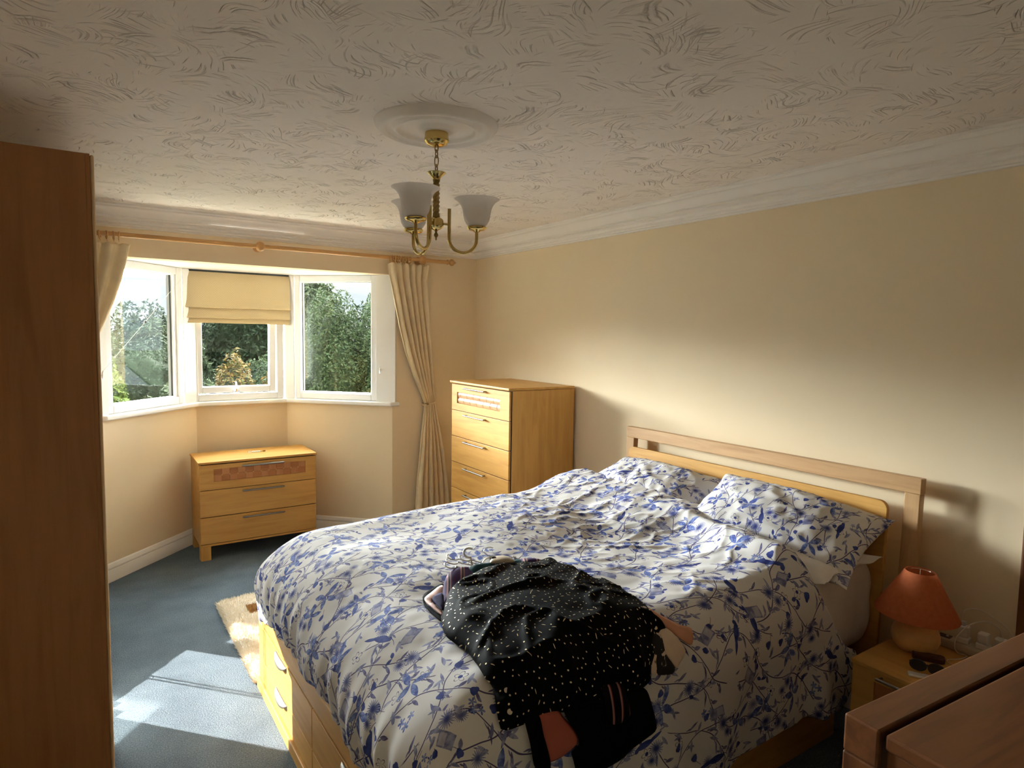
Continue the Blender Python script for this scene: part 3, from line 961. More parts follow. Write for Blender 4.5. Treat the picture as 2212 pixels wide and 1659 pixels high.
def trims():
    # cornice: coved with several beads.  (out, z)
    prof = [(0, H), (.112, H), (.112, H - .010), (.104, H - .014), (.102, H - .024), (.092, H - .026), (.080, H - .032), (.068, H - .042), (.058, H - .056), (.053, H - .068),
            (.060, H - .070), (.060, H - .080), (.050, H - .084), (.040, H - .086), (.042, H - .096), (.036, H - .104), (.024, H - .108), (.026, H - .114), (.026, H - .122), (.014, H - .124), (.012, H - .130), (0, H - .132)]
    path = [(XR, YBK), (XR, YF), (XL, YF), (XL, YBK)]
    struct('trim_4', mitred_run(prof, path), M['white_plaster'], smooth=25)
    sk = [(0, 0), (.018, 0), (.018, .074), (.014, .080), (.017, .086), (.015, .096), (.010, .103), (.010, .108), (.004, .116), (0, .118)]
    struct('baseboard_right', mitred_run(sk, [(XR, YBK), (XR, .70)]), M['white_gloss'], smooth=40)
    struct('baseboard_front', mitred_run(sk, [(XR, .90), (XR, YF), BR, BCR, BCL, BL, (XL, YF), (XL, YBK)]), M['white_gloss'], smooth=40)
trims()

def windows():
    F = -0.012          # inner face of the frames
    D = -0.075
    def frame(mb, t0, t1, z0, z1, w, f, d, MM):
        mb.box(t0, t0 + w, z0, z1, d, f, MM).box(t1 - w, t1, z0, z1, d, f, MM)
        mb.box(t0 + w, t1 - w, z0, z0 + w, d, f, MM).box(t0 + w, t1 - w, z1 - w, z1, d, f, MM)
    def centre(MM, t, z): return MM @ Vector((t, z, 0))
    # left light
    w = thing('window_1', centre(ML, .44, SILL), kind='structure')
    mb = MB(); frame(mb, .098, .800, SILL + .003, HEAD, .052, F, D, ML)
    mb.build('frame', M['upvc'], w, bevel=.005)
    mb = MB(); frame(mb, .138, .748, SILL + .045, HEAD - .040, .018, F - .012, D + .01, ML)
    mb.build('glazing_bead', M['upvc'], w, bevel=.004)
    MB().box(.150, .735, SILL + .06, HEAD - .05, D + .026, D + .032, ML).build('pane', M['glass'], w)
    MB().box(.712, .730, SILL + .063, HEAD - .058, D + .005, D + .026, ML).build('spacer_bar', M['spacer'], w)
    # corner post left/centre
    mb = MB()
    mb.prism([(BCL[0] - .085, YB - .070), (BCL[0] + .006, YB + .008), (BCL[0] + .02, YB + .1), (BCL[0] - .10, YB + .09)], HEAD - SILL, Matrix.Translation((0, 0, SILL)))
    mb.build('corner_post', M['upvc'], w, bevel=.006)
    # middle light with a top-hung sash standing slightly open
    w = thing('window_2', centre(MC, .33, SILL), kind='structure')
    T1 = BCR[0] - BCL[0]
    mb = MB(); frame(mb, -.030, T1 - .022, SILL + .003, HEAD, .050, F, D, MC)
    mb.build('frame', M['upvc'], w, bevel=.005)
    piv = Matrix.Translation((0, HEAD - .05, -.03)) @ Matrix.Rotation(R(2.2), 4, 'X') @ Matrix.Translation((0, -(HEAD - .05), .03))
    MS = MC @ piv
    s = MB(); frame(s, .004, .585, SILL + .062, HEAD - .052, .047, .004, -.055, MS)
    so = s.build('sash', M['upvc'], w, bevel=.006)
    MB().box(.045, .545, SILL + .10, HEAD - .09, -.034, -.028, MS).build('pane', M['glass'], so)
    h = MB().box(.262, .312, SILL + .062, SILL + .080, .004, .014, MS)
    h.tube([MS @ Vector(p) for p in ((.287, SILL + .071, .010), (.287, SILL + .074, .034), (.284, SILL + .095, .040), (.281, SILL + .150, .036))], [.008, .008, .007, .006], 10)
    h.build('handle', M['chrome'], so, bevel=.003)
    # right light
    w = thing('window_3', centre(MR, .41, SILL), kind='structure')
    mb = MB(); frame(mb, .064, .770, SILL + .003, HEAD, .050, F, D, MR)
    mb.build('frame', M['upvc'], w, bevel=.005)
    mb = MB(); frame(mb, .094, .730, SILL + .045, HEAD - .040, .018, F - .012, D + .01, MR)
    mb.build('glazing_bead', M['upvc'], w, bevel=.004)
    MB().box(.105, .720, SILL + .06, HEAD - .05, D + .026, D + .032, MR).build('pane', M['glass'], w)
    MB().box(.112, .122, SILL + .063, HEAD - .058, D + .005, D + .026, MR).build('spacer_bar', M['spacer'], w)
    mb = MB()
    mb.prism([(BCR[0] - .010, YB + .008), (BCR[0] + .050, YB - .045), (BCR[0] + .10, YB + .06), (BCR[0] + .0, YB + .10)], HEAD - SILL, Matrix.Translation((0, 0, SILL)))
    mb.build('corner_post', M['upvc'], w, bevel=.006)
    # portals only help the sampler find the daylight; they give off nothing
    for k, (MM, t0, t1) in enumerate(((ML, .1, .8), (MC, .0, .65), (MR, .07, .77))):
        d = bpy.data.lights.new('daylight_portal', 'AREA'); d.shape = 'RECTANGLE'
        d.size, d.size_y = t1 - t0, HEAD - SILL
        d.cycles.is_portal = True
        o = bpy.data.objects.new('daylight_portal', d); C.objects.link(o)
        c = MM @ Vector(((t0 + t1) / 2, (SILL + HEAD) / 2, -.10))
        inward = (MM.to_3x3() @ Vector((0, 0, 1)))
        o.location = c
        o.rotation_euler = inward.to_track_quat('-Z', 'Z').to_euler()
windows()

def door_right():
    d = thing('door_1', (XR, .35, 0), kind='structure')
    m = MB().box(XR - .022, XR, .745, .828, 0, 2.06).box(XR - .022, XR, -.14, -.06, 0, 2.06).box(XR - .022, XR, -.06, .745, 1.98, 2.06)
    m.build('door_frame', M['oak_z'], d, bevel=.006)
    MB().box(XR - .012, XR - .001, -.06, .745, .005, 1.98).build('door_panel', M['oak_z'], d, bevel=.003)
    h = MB().tube([(XR - .012, .68, 1.0), (XR - .05, .68, 1.0), (XR - .055, .66, 1.0), (XR - .055, .57, 1.0)], .009, 10)
    h.build('door_handle', M['brass'], d, smooth=40)
door_right()

# ------------------------------------------------------------------ furniture
def bar_handle(name, mat, parent, x0, x1, z, y, flat=False):
    m = MB()
    if flat:
        m.tube([(x0, y - .016, z), (x0 + .012, y - .020, z), ((x0 + x1) / 2, y - .021, z), (x1 - .012, y - .020, z), (x1, y - .016, z)], [.005, .0065, .0065, .0065, .005], 10)
        for x in (x0 + .02, x1 - .02): m.tube([(x, y, z), (x, y - .018, z)], .004, 8)
    else:
        m.tube([(x0, y - .024, z), (x1, y - .024, z)], .0052, 12)
        for x in (x0 + .012, x1 - .012): m.tube([(x, y, z), (x, y - .024, z)], .0042, 8)
    return m.build(name, mat, parent, smooth=40)

def small_chest():
    t = thing('chest_of_drawers', (0, 0, 0), 'low three-drawer maple chest with a woven top panel, standing in the bay', 'chest of drawers')
    W, D0, Ht = .802, .405, .695
    MB().box(0, W, .018, D0, .098, Ht - .016).build('carcass', M['maple_x'], t, bevel=.002)
    MB().box(-.006, W + .006, -.004, D0, Ht - .016, Ht).build('top', M['maple_x'], t, bevel=.003)
    MB().box(.012, W - .012, .012, .022, .104, Ht - .018).build('gap_shade_panel', M['gap'], t)
    MB().box(0, W, .0, .018, .098, .112).build('plinth_rail', M['maple_x'], t, bevel=.002)
    for x0, y0 in ((0, 0), (W - .066, 0), (0, D0 - .066), (W - .066, D0 - .066)):
        MB().box(x0, x0 + .066, y0 + (.0 if y0 == 0 else 0), y0 + .066, 0, .0985).build('leg', M['maple_z'], t, bevel=.002)
    zs = ((.498, .672), (.307, .493), (.116, .302))
    for i, (z0, z1) in enumerate(zs):
        if i == 0:
            px0, px1, pz0, pz1 = .092, .722, .553, .641
            m = MB().box(.002, px0, 0, .018, z0, z1).box(px1, W - .002, 0, .018, z0, z1).box(px0, px1, 0, .018, z0, pz0).box(px0, px1, 0, .018, pz1, z1)
            d = m.build('drawer', M['maple_x'], t)
            m = MB().box(px0, px1, .010, .018, pz0, pz1)
            n = 12; w = (px1 - px0) / n
            for k in range(n):
                for r in range(2):
                    if (k + r) % 2 == 0:
                        m.k = 1
                        m.box(px0 + k * w + .001, px0 + (k + 1) * w - .001, .005, .010, pz0 + r * (pz1 - pz0) / 2 + .001, pz0 + (r + 1) * (pz1 - pz0) / 2 - .001)
                    else:
                        m.k = 0
                        m.box(px0 + k * w + .0005, px0 + (k + 1) * w - .0005, .0065, .010, pz0 + r * (pz1 - pz0) / 2, pz0 + (r + 1) * (pz1 - pz0) / 2)
            m.k = 2
            for k in range(1, n):
                zc = (pz0 + pz1) / 2
                m.box(px0 + k * w - .0045, px0 + k * w + .0045, .003, .010, zc - .0045, zc + .0045)
            m.build('woven_panel', [M['weave_dark'], M['weave_dark_z'], M['maple_x']], d)['label'] = 'orange-brown woven veneer panel with a row of pale pegs'
        else:
            d = MB().box(.002, W - .002, 0, .018, z0, z1).build('drawer', M['maple_x'], t, bevel=.0015)
        bar_handle('handle', M['steel'], d, .275, .565, z1 - .022, 0, True)['label'] = 'metal bar handle'
    t.location = (.640, 4.790, 0)
small_chest()

def tall_chest():
    t = thing('chest_of_drawers', (0, 0, 0), 'tall narrow maple chest of six drawers in the corner beyond the bed', 'chest of drawers')
    W, D0, Ht = .760, .515, 1.270
    MB().box(0, W, .020, D0, .06, Ht - .018).build('carcass', M['maple_z'], t, bevel=.002)
    MB().box(-.010, W + .004, -.014, D0, Ht - .016, Ht).build('top', M['maple_x'], t, bevel=.004, seg=3)
    MB().box(.010, W - .006, .014, .024, .07, Ht - .020).build('gap_shade_panel', M['gap'], t)
    for x0, y0 in ((0, .02), (W - .06, .02), (0, D0 - .06), (W - .06, D0 - .06)):
        MB().box(x0, x0 + .06, y0, y0 + .06, 0, .0605).build('leg', M['maple_z'], t, bevel=.002)
    for i in range(6):
        z1 = 1.246 - i * .1885; z0 = z1 - .1835
        if i == 0:
            px0, px1, pz0, pz1 = .075, .640, 1.112, 1.192
            m = MB().box(0, px0, 0, .020, z0, z1).box(px1, W - .010, 0, .020, z0, z1).box(px0, px1, 0, .020, z0, pz0).box(px0, px1, 0, .020, pz1, z1)
            d = m.build('drawer', M['maple_x'], t)
            m = MB()
            m.k = 1
            m.box(px0, px1, .013, .020, pz0, pz1)
            m.k = 0
            w = (px1 - px0) / 6.5; hh = (pz1 - pz0) / 2
            for r in range(2):
                for k in range(-1, 7):
                    x0 = px0 + (k + .5 * r) * w + .0025; x1 = x0 + w - .005
                    x0, x1 = max(x0, px0), min(x1, px1)
                    if x1 - x0 < .01: continue
                    def f(u, v, x0=x0, x1=x1, r=r):
                        return (x0 + (x1 - x0) * u, .0135 - .0085 * math.sin(PI * (.08 + .84 * v)), pz0 + hh * (r + .02 + .96 * v))
                    m.grid(f, 2, 9)
            m.build('woven_panel', [M['weave_light'], M['weave_dark']], d, smooth=60)['label'] = 'woven panel of pale bent veneer strips'
        else:
            d = MB().box(0, W - .010, 0, .020, z0, z1).build('drawer', M['maple_x'], t, bevel=.0015)
        bar_handle('handle', M['steel'], d, .205, .480, z1 - .020, 0)['label'] = 'slim metal bar handle'
    t.rotation_euler = (0, 0, -PI / 2)
    t.location = (2.212, 4.072, 0)
tall_chest()

def keys_on_chest():
    t = thing('key_bunch', (1.05, 5.03, .695), 'small bunch of keys with a pale tag lying on the low chest', 'keys')
    z = .695
    m = MB().tube([(1.022 + .017 * math.cos(a), 5.03 + .017 * math.sin(a), z + .003 + .002 * math.sin(a)) for a in [2 * PI * k / 20 for k in range(20)]], .0016, 8, closed=True)
    m.build('key_ring', M['chrome'], t, smooth=60)
    m = MB().prism([(1.036, 5.018), (1.086, 5.012), (1.096, 5.026), (1.088, 5.042), (1.038, 5.046), (1.030, 5.032)], .006, Matrix.Translation((0, 0, z)))
    m.build('tag', M['white_plastic'], t, bevel=.002)
    m = MB().box(1.085, 1.128, 5.022, 5.030, z, z + .0035).lathe([(.011, 0), (.011, .004)], (1.122, 5.026, z + .004), 14)
    m.build('key', M['old_brass'], t, bevel=.0008)
keys_on_chest()

def wardrobe():
    y0, y1, x0, x1, h = 2.62, 4.50, -.62, .050, 2.190
    t = thing('wardrobe', (-.285, 3.56, 0), 'tall brown wardrobe filling the left edge, its plain side towards the room', 'wardrobe')
    MB().box(x0, x1 - .022, y0, y0 + .020, 0, h).build('side_panel', M['wardrobe_wood'], t, bevel=.002)
    MB().box(x1 - .022, x1 - .010, y0, y0 + .018, .0, h).build('edge_strip', M['wardrobe_wood'], t)
    MB().box(x1 - .010, x1 + .002, y0 + .001, y0 + .018, .0, h - .002).build('lit_edge_strip', M['wardrobe_edge'], t, bevel=.009, seg=5)['label'] = 'rounded edge strip coloured pale for the light along it'
    MB().box(x0, x1 - .022, y1 - .02, y1, 0, h).build('side_panel', M['wardrobe_wood'], t, bevel=.002)
    MB().box(x0, x0 + .01, y0 + .02, y1 - .02, 0, h).build('back_panel', M['wardrobe_wood'], t)
    MB().box(x0, x1 - .022, y0 + .02, y1 - .02, h - .02, h).build('top_panel', M['wardrobe_wood'], t, bevel=.002)
    MB().box(x0, x1 - .022, y0 + .02, y1 - .02, 0, .06).build('plinth', M['wardrobe_wood'], t)
    n = 3
    for k in range(n):
        a = y0 + .018 + (y1 - y0 - .018) * k / n; b = y0 + .018 + (y1 - y0 - .018) * (k + 1) / n
        d = MB().box(x1 - .022, x1 - .004, a + .001, b - .001, .004, h - .004).build('door', M['wardrobe_edge'], t, bevel=.001)
        MB().box(x1 - .004, x1 - .0005, a + .004, b - .004, .008, h - .008).build('mirror', M['mirror'], d)
wardrobe()

def oak_chest():
    # stands in the near right corner, turned a few degrees
    t = thing('wooden_chest', (0, 0, 0), 'dark brown wooden chest in the near right corner, its framed rail nearest the bed', 'chest')
    W, zt = .95, .850
    L = .62
    # local: x to the right along the far edge, y towards the camera (negative), origin at the far left top corner on the floor
    MB().box(0, W, -.072, 0, zt - .078, zt).build('rail', M['oak_x'], t, bevel=.005, seg=3)
    MB().box(0, .086, -.072, 0, 0, zt - .0785).build('post', M['oak_z'], t, bevel=.004)
    MB().box(W - .086, W, -.072, 0, 0, zt - .0785).build('post', M['oak_z'], t, bevel=.004)
    MB().box(.012, W - .012, -.085, -.06, .05, zt - .02).build('gap_shade_panel', M['gap'], t)
    MB().box(.010, W, -L, -.083, .03, zt - .034).build('body', M['oak_z'], t, bevel=.004)
    MB().box(.004, W + .004, -L - .01, -.081, zt - .034, zt - .002).build('lid', M['oak_x'], t, bevel=.006, seg=3)
    t.location = (1.270, .656, 0)
    t.rotation_euler = (0, 0, R(-4.3))
oak_chest()

# ------------------------------------------------------------------ bed
BX0, BX1, BY0, BY1 = .622, 2.500, 1.330, 2.940
def bed():
    t = thing('bed', (1.55, 2.1, 0), 'double bed with a maple drawer base and open-frame headboard', 'bed')
    top = .405
    # base
    MB().box(BX0 + .020, BX1, BY0 + .018, BY1 - .018, .03, top - .02).build('base', M['gap'], t)
    MB().box(BX0 - .012, BX0 + .02, BY0 - .004, BY1 + .004, 0, .048).build('plinth', M['maple_y'], t, bevel=.004)
    MB().box(BX0, BX0 + .024, BY0, BY1, .308, top).build('foot_rail', M['maple_y'], t, bevel=.011, seg=4)
    ym = 2.142
    for (z0, z1) in ((.052, .151), (.1565, .3045)):
        for (a, b) in ((ym + .003, BY1), (BY0, ym - .003)):
            d = MB().box(BX0, BX0 + .018, a, b, z0, z1).build('drawer', M['maple_y'], t, bevel=.0015)
            yc, zc = (a + b) / 2 + .01, z1 - .004
            m = MB()
            def f(u, v, yc=yc, zc=zc):
                # cup pull: half-lens shell opening downwards
                w = .082; yy = (u * 2 - 1)
                bulge = max(0.0, 1 - abs(yy) ** 2.6) ** .6
                ang = v * PI / 2
                return (BX0 - .001 - .017 * bulge * math.sin(ang), yc + w * yy, zc - .022 * bulge * (1 - math.cos(ang)) - .002)
            m.grid(f, 25, 8)
            m.build('cup_handle', M['satin'], d, smooth=60, solid=.003)['label'] = 'brushed metal cup handle'
    MB().box(BX0 + .024, BX1, BY0, BY0 + .018, .0, top).build('side_rail', M['maple_x'], t, bevel=.003)
    MB().box(BX0 + .024, BX1, BY1 - .018, BY1, .0, top).build('side_rail', M['maple_x'], t, bevel=.003)
    # headboard leans a little against the wall
    hx, ya, yb, hz = 2.652, 1.128, 2.728, 1.080
    lean = Matrix.Translation((hx, 0, hz)) @ Matrix.Rotation(R(2.2), 4, 'Y') @ Matrix.Translation((-hx, 0, -hz))
    lw = -.0
    MB().box(hx, hx + .038, ya, yb, hz - .062, hz, lean).build('headboard_rail', M['beech_y'], t, bevel=.003)
    MB().box(hx + .002, hx + .038, ya + .002, ya + .060, -.0 + .01, hz - .0625, lean).build('headboard_post', M['beech_z'], t, bevel=.003)
    MB().box(hx + .002, hx + .038, yb - .060, yb - .002, .01, hz - .0625, lean).build('headboard_post', M['beech_z'], t, bevel=.003)
    # panel with rounded upper corners
    y0, y1, z0, z1, r = ya + .103, yb - .055, .28, .972, .035
    poly = [(y0, z0), (y1, z0)]
    poly += [(y1 - r + r * math.cos(a), z1 - r + r * math.sin(a)) for a in [PI / 2 * k / 8 for k in range(9)]]
    poly += [(y0 + r + r * math.cos(a), z1 - r + r * math.sin(a)) for a in [PI / 2 + PI / 2 * k / 8 for k in range(9)]]
    PM = Matrix(((0, 0, 1, hx - .030), (1, 0, 0, 0), (0, 1, 0, 0), (0, 0, 0, 1)))
    MB().prism(poly, .020, lean @ PM).build('headboard_panel', M['maple_y'], t, bevel=.003)
    for q in (ya + .2, yb - .26): MB().box(hx - .012, hx + .004, q, q + .06, .35, .55, lean).build('panel_bracket', M['beech_z'], t)
bed()

def mattress():
    m = MB()
    x0, x1, y0, y1, z0, z1 = .84, 2.620, 1.250, 2.740, .406, .722
    def f(u, v):
        # rounded slab cross-section swept; u round the plan outline, v bottom to top
        a = 2 * PI * u
        k = 5.0
        cx, cy = (x0 + x1) / 2, (y0 + y1) / 2
        c, s = math.cos(a), math.sin(a)
        rr = (abs(c) ** 30 + abs(s) ** 30) ** (-1 / 30)
        px, py = c * rr, s * rr
        if v < .04: q = v / .04; inset = .02 + 0; sc = q; z = z0
        elif v > .96: q = (1 - v) / .04; sc = q; z = z1
        else:
            w = (v - .04) / .92; sc = 1; z = z0 + (z1 - z0) * w
        e = 1 - .030 * max(0, abs((z - z0) / (z1 - z0) * 2 - 1) ** 5)
        b = .006 * fbm(px * 6, py * 6, z * 9)
        return (cx + (x1 - x0) / 2 * px * sc * e + b * sc * c, cy + (y1 - y0) / 2 * py * sc * e + b * sc * s, z)
    m.grid(f, 160, 26, closed_u=True)
    o = m.build('mattress', M['white_cotton'], smooth=60, origin=(1.62, 2.05, .406))
    tag(o, 'thick mattress in a white fitted sheet, bare at the head end', 'mattress')
mattress()

def duvet():
    nu, nv = 300, 290
    v = np.linspace(0, 1, nv)[:, None]; u = np.linspace(0, 1, nu)[None, :]
    b_lin = .76 + (3.24 - .76) * v + 0 * u
    f, h = duvet_edges(b_lin)
    a = f + (h - f) * u
    lo, hi = duvet_bmin(a), duvet_bmax(a)
    b = lo + (hi - lo) * v
    x, y, z = duvet_point(a, b)
    P = np.stack([x, y, z], -1).reshape(-1, 3)
    N = duvet_normal(a, b).reshape(-1, 3)
    P2 = P.copy()
    # rolled hems: the border turns under
    ed = np.minimum(np.minimum(u + 0 * v, 1 - u + 0 * v) * 2.0, np.minimum(v + 0 * u, 1 - v + 0 * u) * 2.4).reshape(-1, 1)
    P = P - N * np.where(N[:, 2:3] < -.9, -1, 1) * .010 * (1 - np.clip(ed / .016, 0, 1)) ** 2
    m = MB(); m.v = [tuple(p) for p in P]
    idx = np.arange(nu * nv).reshape(nv, nu)
    q = np.stack([idx[:-1, :-1], idx[:-1, 1:], idx[1:, 1:], idx[1:, :-1]], -1).reshape(-1, 4)
    m.f = [tuple(int(i) for i in r) for r in q]; m.mi = [0] * len(m.f)
    UV = np.stack([a, b], -1).reshape(-1, 2)
    o = m.build('duvet', M['floral'], smooth=180, uv=UV, solid=.016, origin=(1.4, 2.1, .45))
    o.modifiers['solidify'].offset = -1
    tag(o, 'white duvet printed with blue flowers, birds and books, spread over the bed', 'duvet')
duvet()

def pillow(name, label, mat, c, hw, hd, th, tilt, yaw=0, roll=0, seed=0, uvs=1.0, sag=.0):
    """hw half width along y, hd half depth along x; tilt lifts the head side"""
    n = 64
    vs, fs, uv = [], [], []
    Mx = Matrix.Translation(c) @ Matrix.Rotation(yaw, 4, 'Z') @ Matrix.Rotation(-tilt, 4, 'Y') @ Matrix.Rotation(roll, 4, 'X')
    for side in (1, -1):
        for j in range(n + 1):
            for i in range(n + 1):
                u, v = i / n * 2 - 1, j / n * 2 - 1
                # spread samples to the rim
                u = math.sin(u * PI / 2); v = math.sin(v * PI / 2)
                pin = 1 - .07 * (1 - u * u) ** 1.0 * 0
                ex = 1 - .075 * (1 - v * v) * abs(u) ** 3 ; ey = 1 - .085 * (1 - u * u) * abs(v) ** 3
                bo = max(0.0, (1 - abs(u) ** 2.4) * (1 - abs(v) ** 2.2)) ** .62
                wr = 1 - abs(mnoise.noise((u * 3 + seed, v * 5 - seed, seed)))
                z = side * th * bo * (1 + .18 * mnoise.noise((u * 1.5, v * 1.5, seed + 3))) + side * .012 * bo * wr ** 3
                edge = (abs(u) ** 6 + abs(v) ** 6)
                z += .012 * edge * mnoise.noise((u * 4, v * 4, seed + 9)) - sag * v * v
                p = Mx @ Vector((hd * u * ex, hw * v * ey, z))
                vs.append(tuple(p))
                uv.append((hd * u * 1.15 * uvs + seed, hw * v * 1.15 * uvs + seed * .7 + (0 if side > 0 else 2)))
    k = (n + 1) ** 2
    for s in (0, 1):
        for j in range(n):
            for i in range(n):
                q = [s * k + j * (n + 1) + i, s * k + j * (n + 1) + i + 1, s * k + (j + 1) * (n + 1) + i + 1, s * k + (j + 1) * (n + 1) + i]
                fs.append(tuple(q) if s == 0 else tuple(reversed(q)))
    m = MB(); m.v, m.f = vs, fs; m.mi = [0] * len(fs)
    o = m.build(name, mat, smooth=180, uv=uv, origin=c)
    return tag(o, label, 'pillow')
pillow('pillow', 'floral pillow on the near side, leaning on the headboard with one corner sticking out', M['floral'], (2.400, 1.560, .838), .375, .220, .092, R(25), R(4), R(5.5), 1.37)
pillow('pillow', 'floral pillow on the far side, half tucked under the duvet', M['floral'], (2.400, 2.330, .822), .375, .225, .095, R(22), R(-2), R(0), 4.11)
pillow('pillow', 'plain white pillow underneath the near floral pillow', M['white_cotton'], (2.345, 1.545, .762), .345, .205, .042, R(2), 0, R(1), 7.3)

# ------------------------------------------------------------------ curtains, pole, blind
def pole():
    y, z = 4.572, 2.170
    t = thing('curtain_pole', (1.0, y, z), 'long wooden curtain pole with turned finial across the bay', 'curtain pole')
    MB().tube([(-.45, y, z), (2.435, y, z)], .0145, 20).build('rod', M['pole_wood'], t, smooth=50)
    prof = [(.0, 0), (.018, 0), (.021, .004), (.019, .010), (.013, .014), (.0125, .019), (.020, .026), (.0265, .036), (.027, .044), (.023, .054), (.015, .062), (.010, .067), (.009, .072), (.006, .077), (0, .078)]
    Mx = Matrix.Translation((2.430, y, z)) @ Matrix.Rotation(PI / 2, 4, 'Y')
    MB().lathe(prof, n=24, M=Mx).build('finial', M['pole_wood'], t, smooth=50)
    for x in (1.015, 2.215):
        m = MB().lathe([(0, -.033), (.014, -.031), (.024, -.022), (.030, -.008), (.030, .008), (.024, .022), (.014, .031), (0, .033)], (x, y, z), 24)
        m.tube([(x, y + .02, z), (x, YF + .0, z)], .013, 14)
        m.lathe([(.030, 0), (.030, .010), (.024, .014)], n=20, M=Matrix.Translation((x, YF, z)) @ Matrix.Rotation(PI / 2, 4, 'X'))
        m.build('bracket', M['pole_wood'], t, smooth=50)
    ring0 = None
    for grp, label, xs in (('rings of the right curtain', 'wooden curtain ring bunched on the pole above the right curtain', (1.952, 1.966, 1.984, 2.004, 2.022, 2.044, 2.064, 2.088, 2.108, 2.232)),
                           ('rings of the left curtain', 'wooden curtain ring on the pole above the left curtain', (.030, .068, .106, .142, .176, .205))):
        for k, x in enumerate(xs):
            if ring0 is None:
                m = MB().tube([(0, .0235 * math.cos(a), .0235 * math.sin(a)) for a in [2 * PI * q / 28 for q in range(28)]], .0045, 8, closed=True)
                m.tube([(0, 0, -.027), (0, 0, -.036)], .0016, 6)
                ring0 = m.build('curtain_ring', M['pole_wood'], None, smooth=60, origin=(0, 0, 0))
                o = ring0
            else:
                o = ring0.copy(); C.objects.link(o)
            o.location = (x, y, z - .0085)
            o.rotation_euler = (0, R(random.uniform(-6, 6)), R(random.uniform(-14, 14)))
            tag(o, label, 'curtain ring', grp)
pole()

def interp(tab, z):
    for (z0, *a), (z1, *b) in zip(tab, tab[1:]):
        if z <= z0 and z >= z1:
            t = (z0 - z) / (z0 - z1); t2 = t * t * (3 - 2 * t)
            return [p + (q - p) * t for p, q in zip(a, b)]
    return list(tab[0][1:]) if z > tab[0][0] else list(tab[-1][1:])

def curtain(name, label, rows, nf, seed, tie=None):
    """rows: (z, x left, x right, fold depth, y of the middle)"""
    m = MB()
    z0, z1 = rows[0][0], rows[-1][0]
    nu, nv = 210, 130
    def f(u, v):
        z = z0 + (z1 - z0) * v
        xl, xr, amp, yc = interp(rows, z)
        ph = 2 * PI * nf * u
        wob = .9 * mnoise.noise((u * 4, z * 1.3, seed))
        pinch = max(0.0, 1 - (z0 - z) / .11)
        s = math.sin(ph + wob * (1 - pinch))
        s = s * (1 - .35 * pinch) + .35 * pinch * math.copysign(abs(s) ** .3, s)
        env = .62 + .4 * mnoise.noise((u * 7, 2.2, seed))
        x = xl + (xr - xl) * u + amp * .35 * math.cos(ph + 1) * .6
        yy = yc + amp * env * s + .012 * mnoise.noise((u * 9, z * 2.4, seed + 4))
        return (x, yy, z + (.004 * math.sin(ph * 2) if v == 0 else 0))
    m.grid(f, nu, nv)
    o = m.build(name, M['curtain'], smooth=180, solid=.004, origin=((rows[0][1] + rows[0][2]) / 2, rows[0][4], z1))
    return tag(o, label, 'curtain')
curtain('curtain', 'beige pleated curtain right of the bay, gathered and held back at half height',
        [(2.130, 1.922, 2.270, .022, 4.572), (2.02, 1.948, 2.250, .026, 4.575), (1.86, 1.985, 2.262, .028, 4.580), (1.66, 2.030, 2.285, .028, 4.587),
         (1.45, 2.090, 2.305, .026, 4.595), (1.27, 2.160, 2.325, .024, 4.603), (1.12, 2.232, 2.338, .020, 4.610), (1.045, 2.262, 2.345, .016, 4.612),
         (.95, 2.252, 2.362, .022, 4.608), (.75, 2.222, 2.400, .028, 4.598), (.45, 2.188, 2.445, .032, 4.590), (.03, 2.165, 2.480, .034, 4.585)], 6, 3.3)
curtain('curtain', 'beige pleated curtain left of the bay, swept sideways behind the wardrobe',
        [(2.118, -.30, .258, .020, 4.572), (2.02, -.30, .236, .026, 4.575), (1.90, -.30, .205, .028, 4.580), (1.75, -.30, .158, .028, 4.587), (1.60, -.30, .098, .026, 4.595),
         (1.40, -.30, .000, .022, 4.603), (1.18, -.30, -.130, .018, 4.610), (1.05, -.30, -.210, .014, 4.612), (.80, -.34, -.14, .026, 4.600), (.03, -.38, -.06, .030, 4.590)], 7, 8.1)
def tieback():
    t = thing('tieback_knob', (2.262, 4.64, 1.045), 'small dark tieback knob holding the right curtain at half height', 'tieback')
    MB().tube([(2.262, YF, 1.045), (2.262, 4.572, 1.045)], .004, 8).build('stem', M['old_brass'], t)
    MB().lathe([(0, -.008), (.008, -.006), (.011, 0), (.008, .006), (0, .008)], (2.262, 4.566, 1.045), 14).build('knob', M['old_brass'], t, smooth=60)
    pts = [(2.300 + .052 * math.cos(a) - .004, 4.612 + .034 * math.sin(a), 1.045 + .012 * math.cos(a)) for a in [2 * PI * k / 24 for k in range(24)]]
    MB().tube(pts, .004, 8, closed=True).build('loop', M['curtain'], t, smooth=60)
tieback()

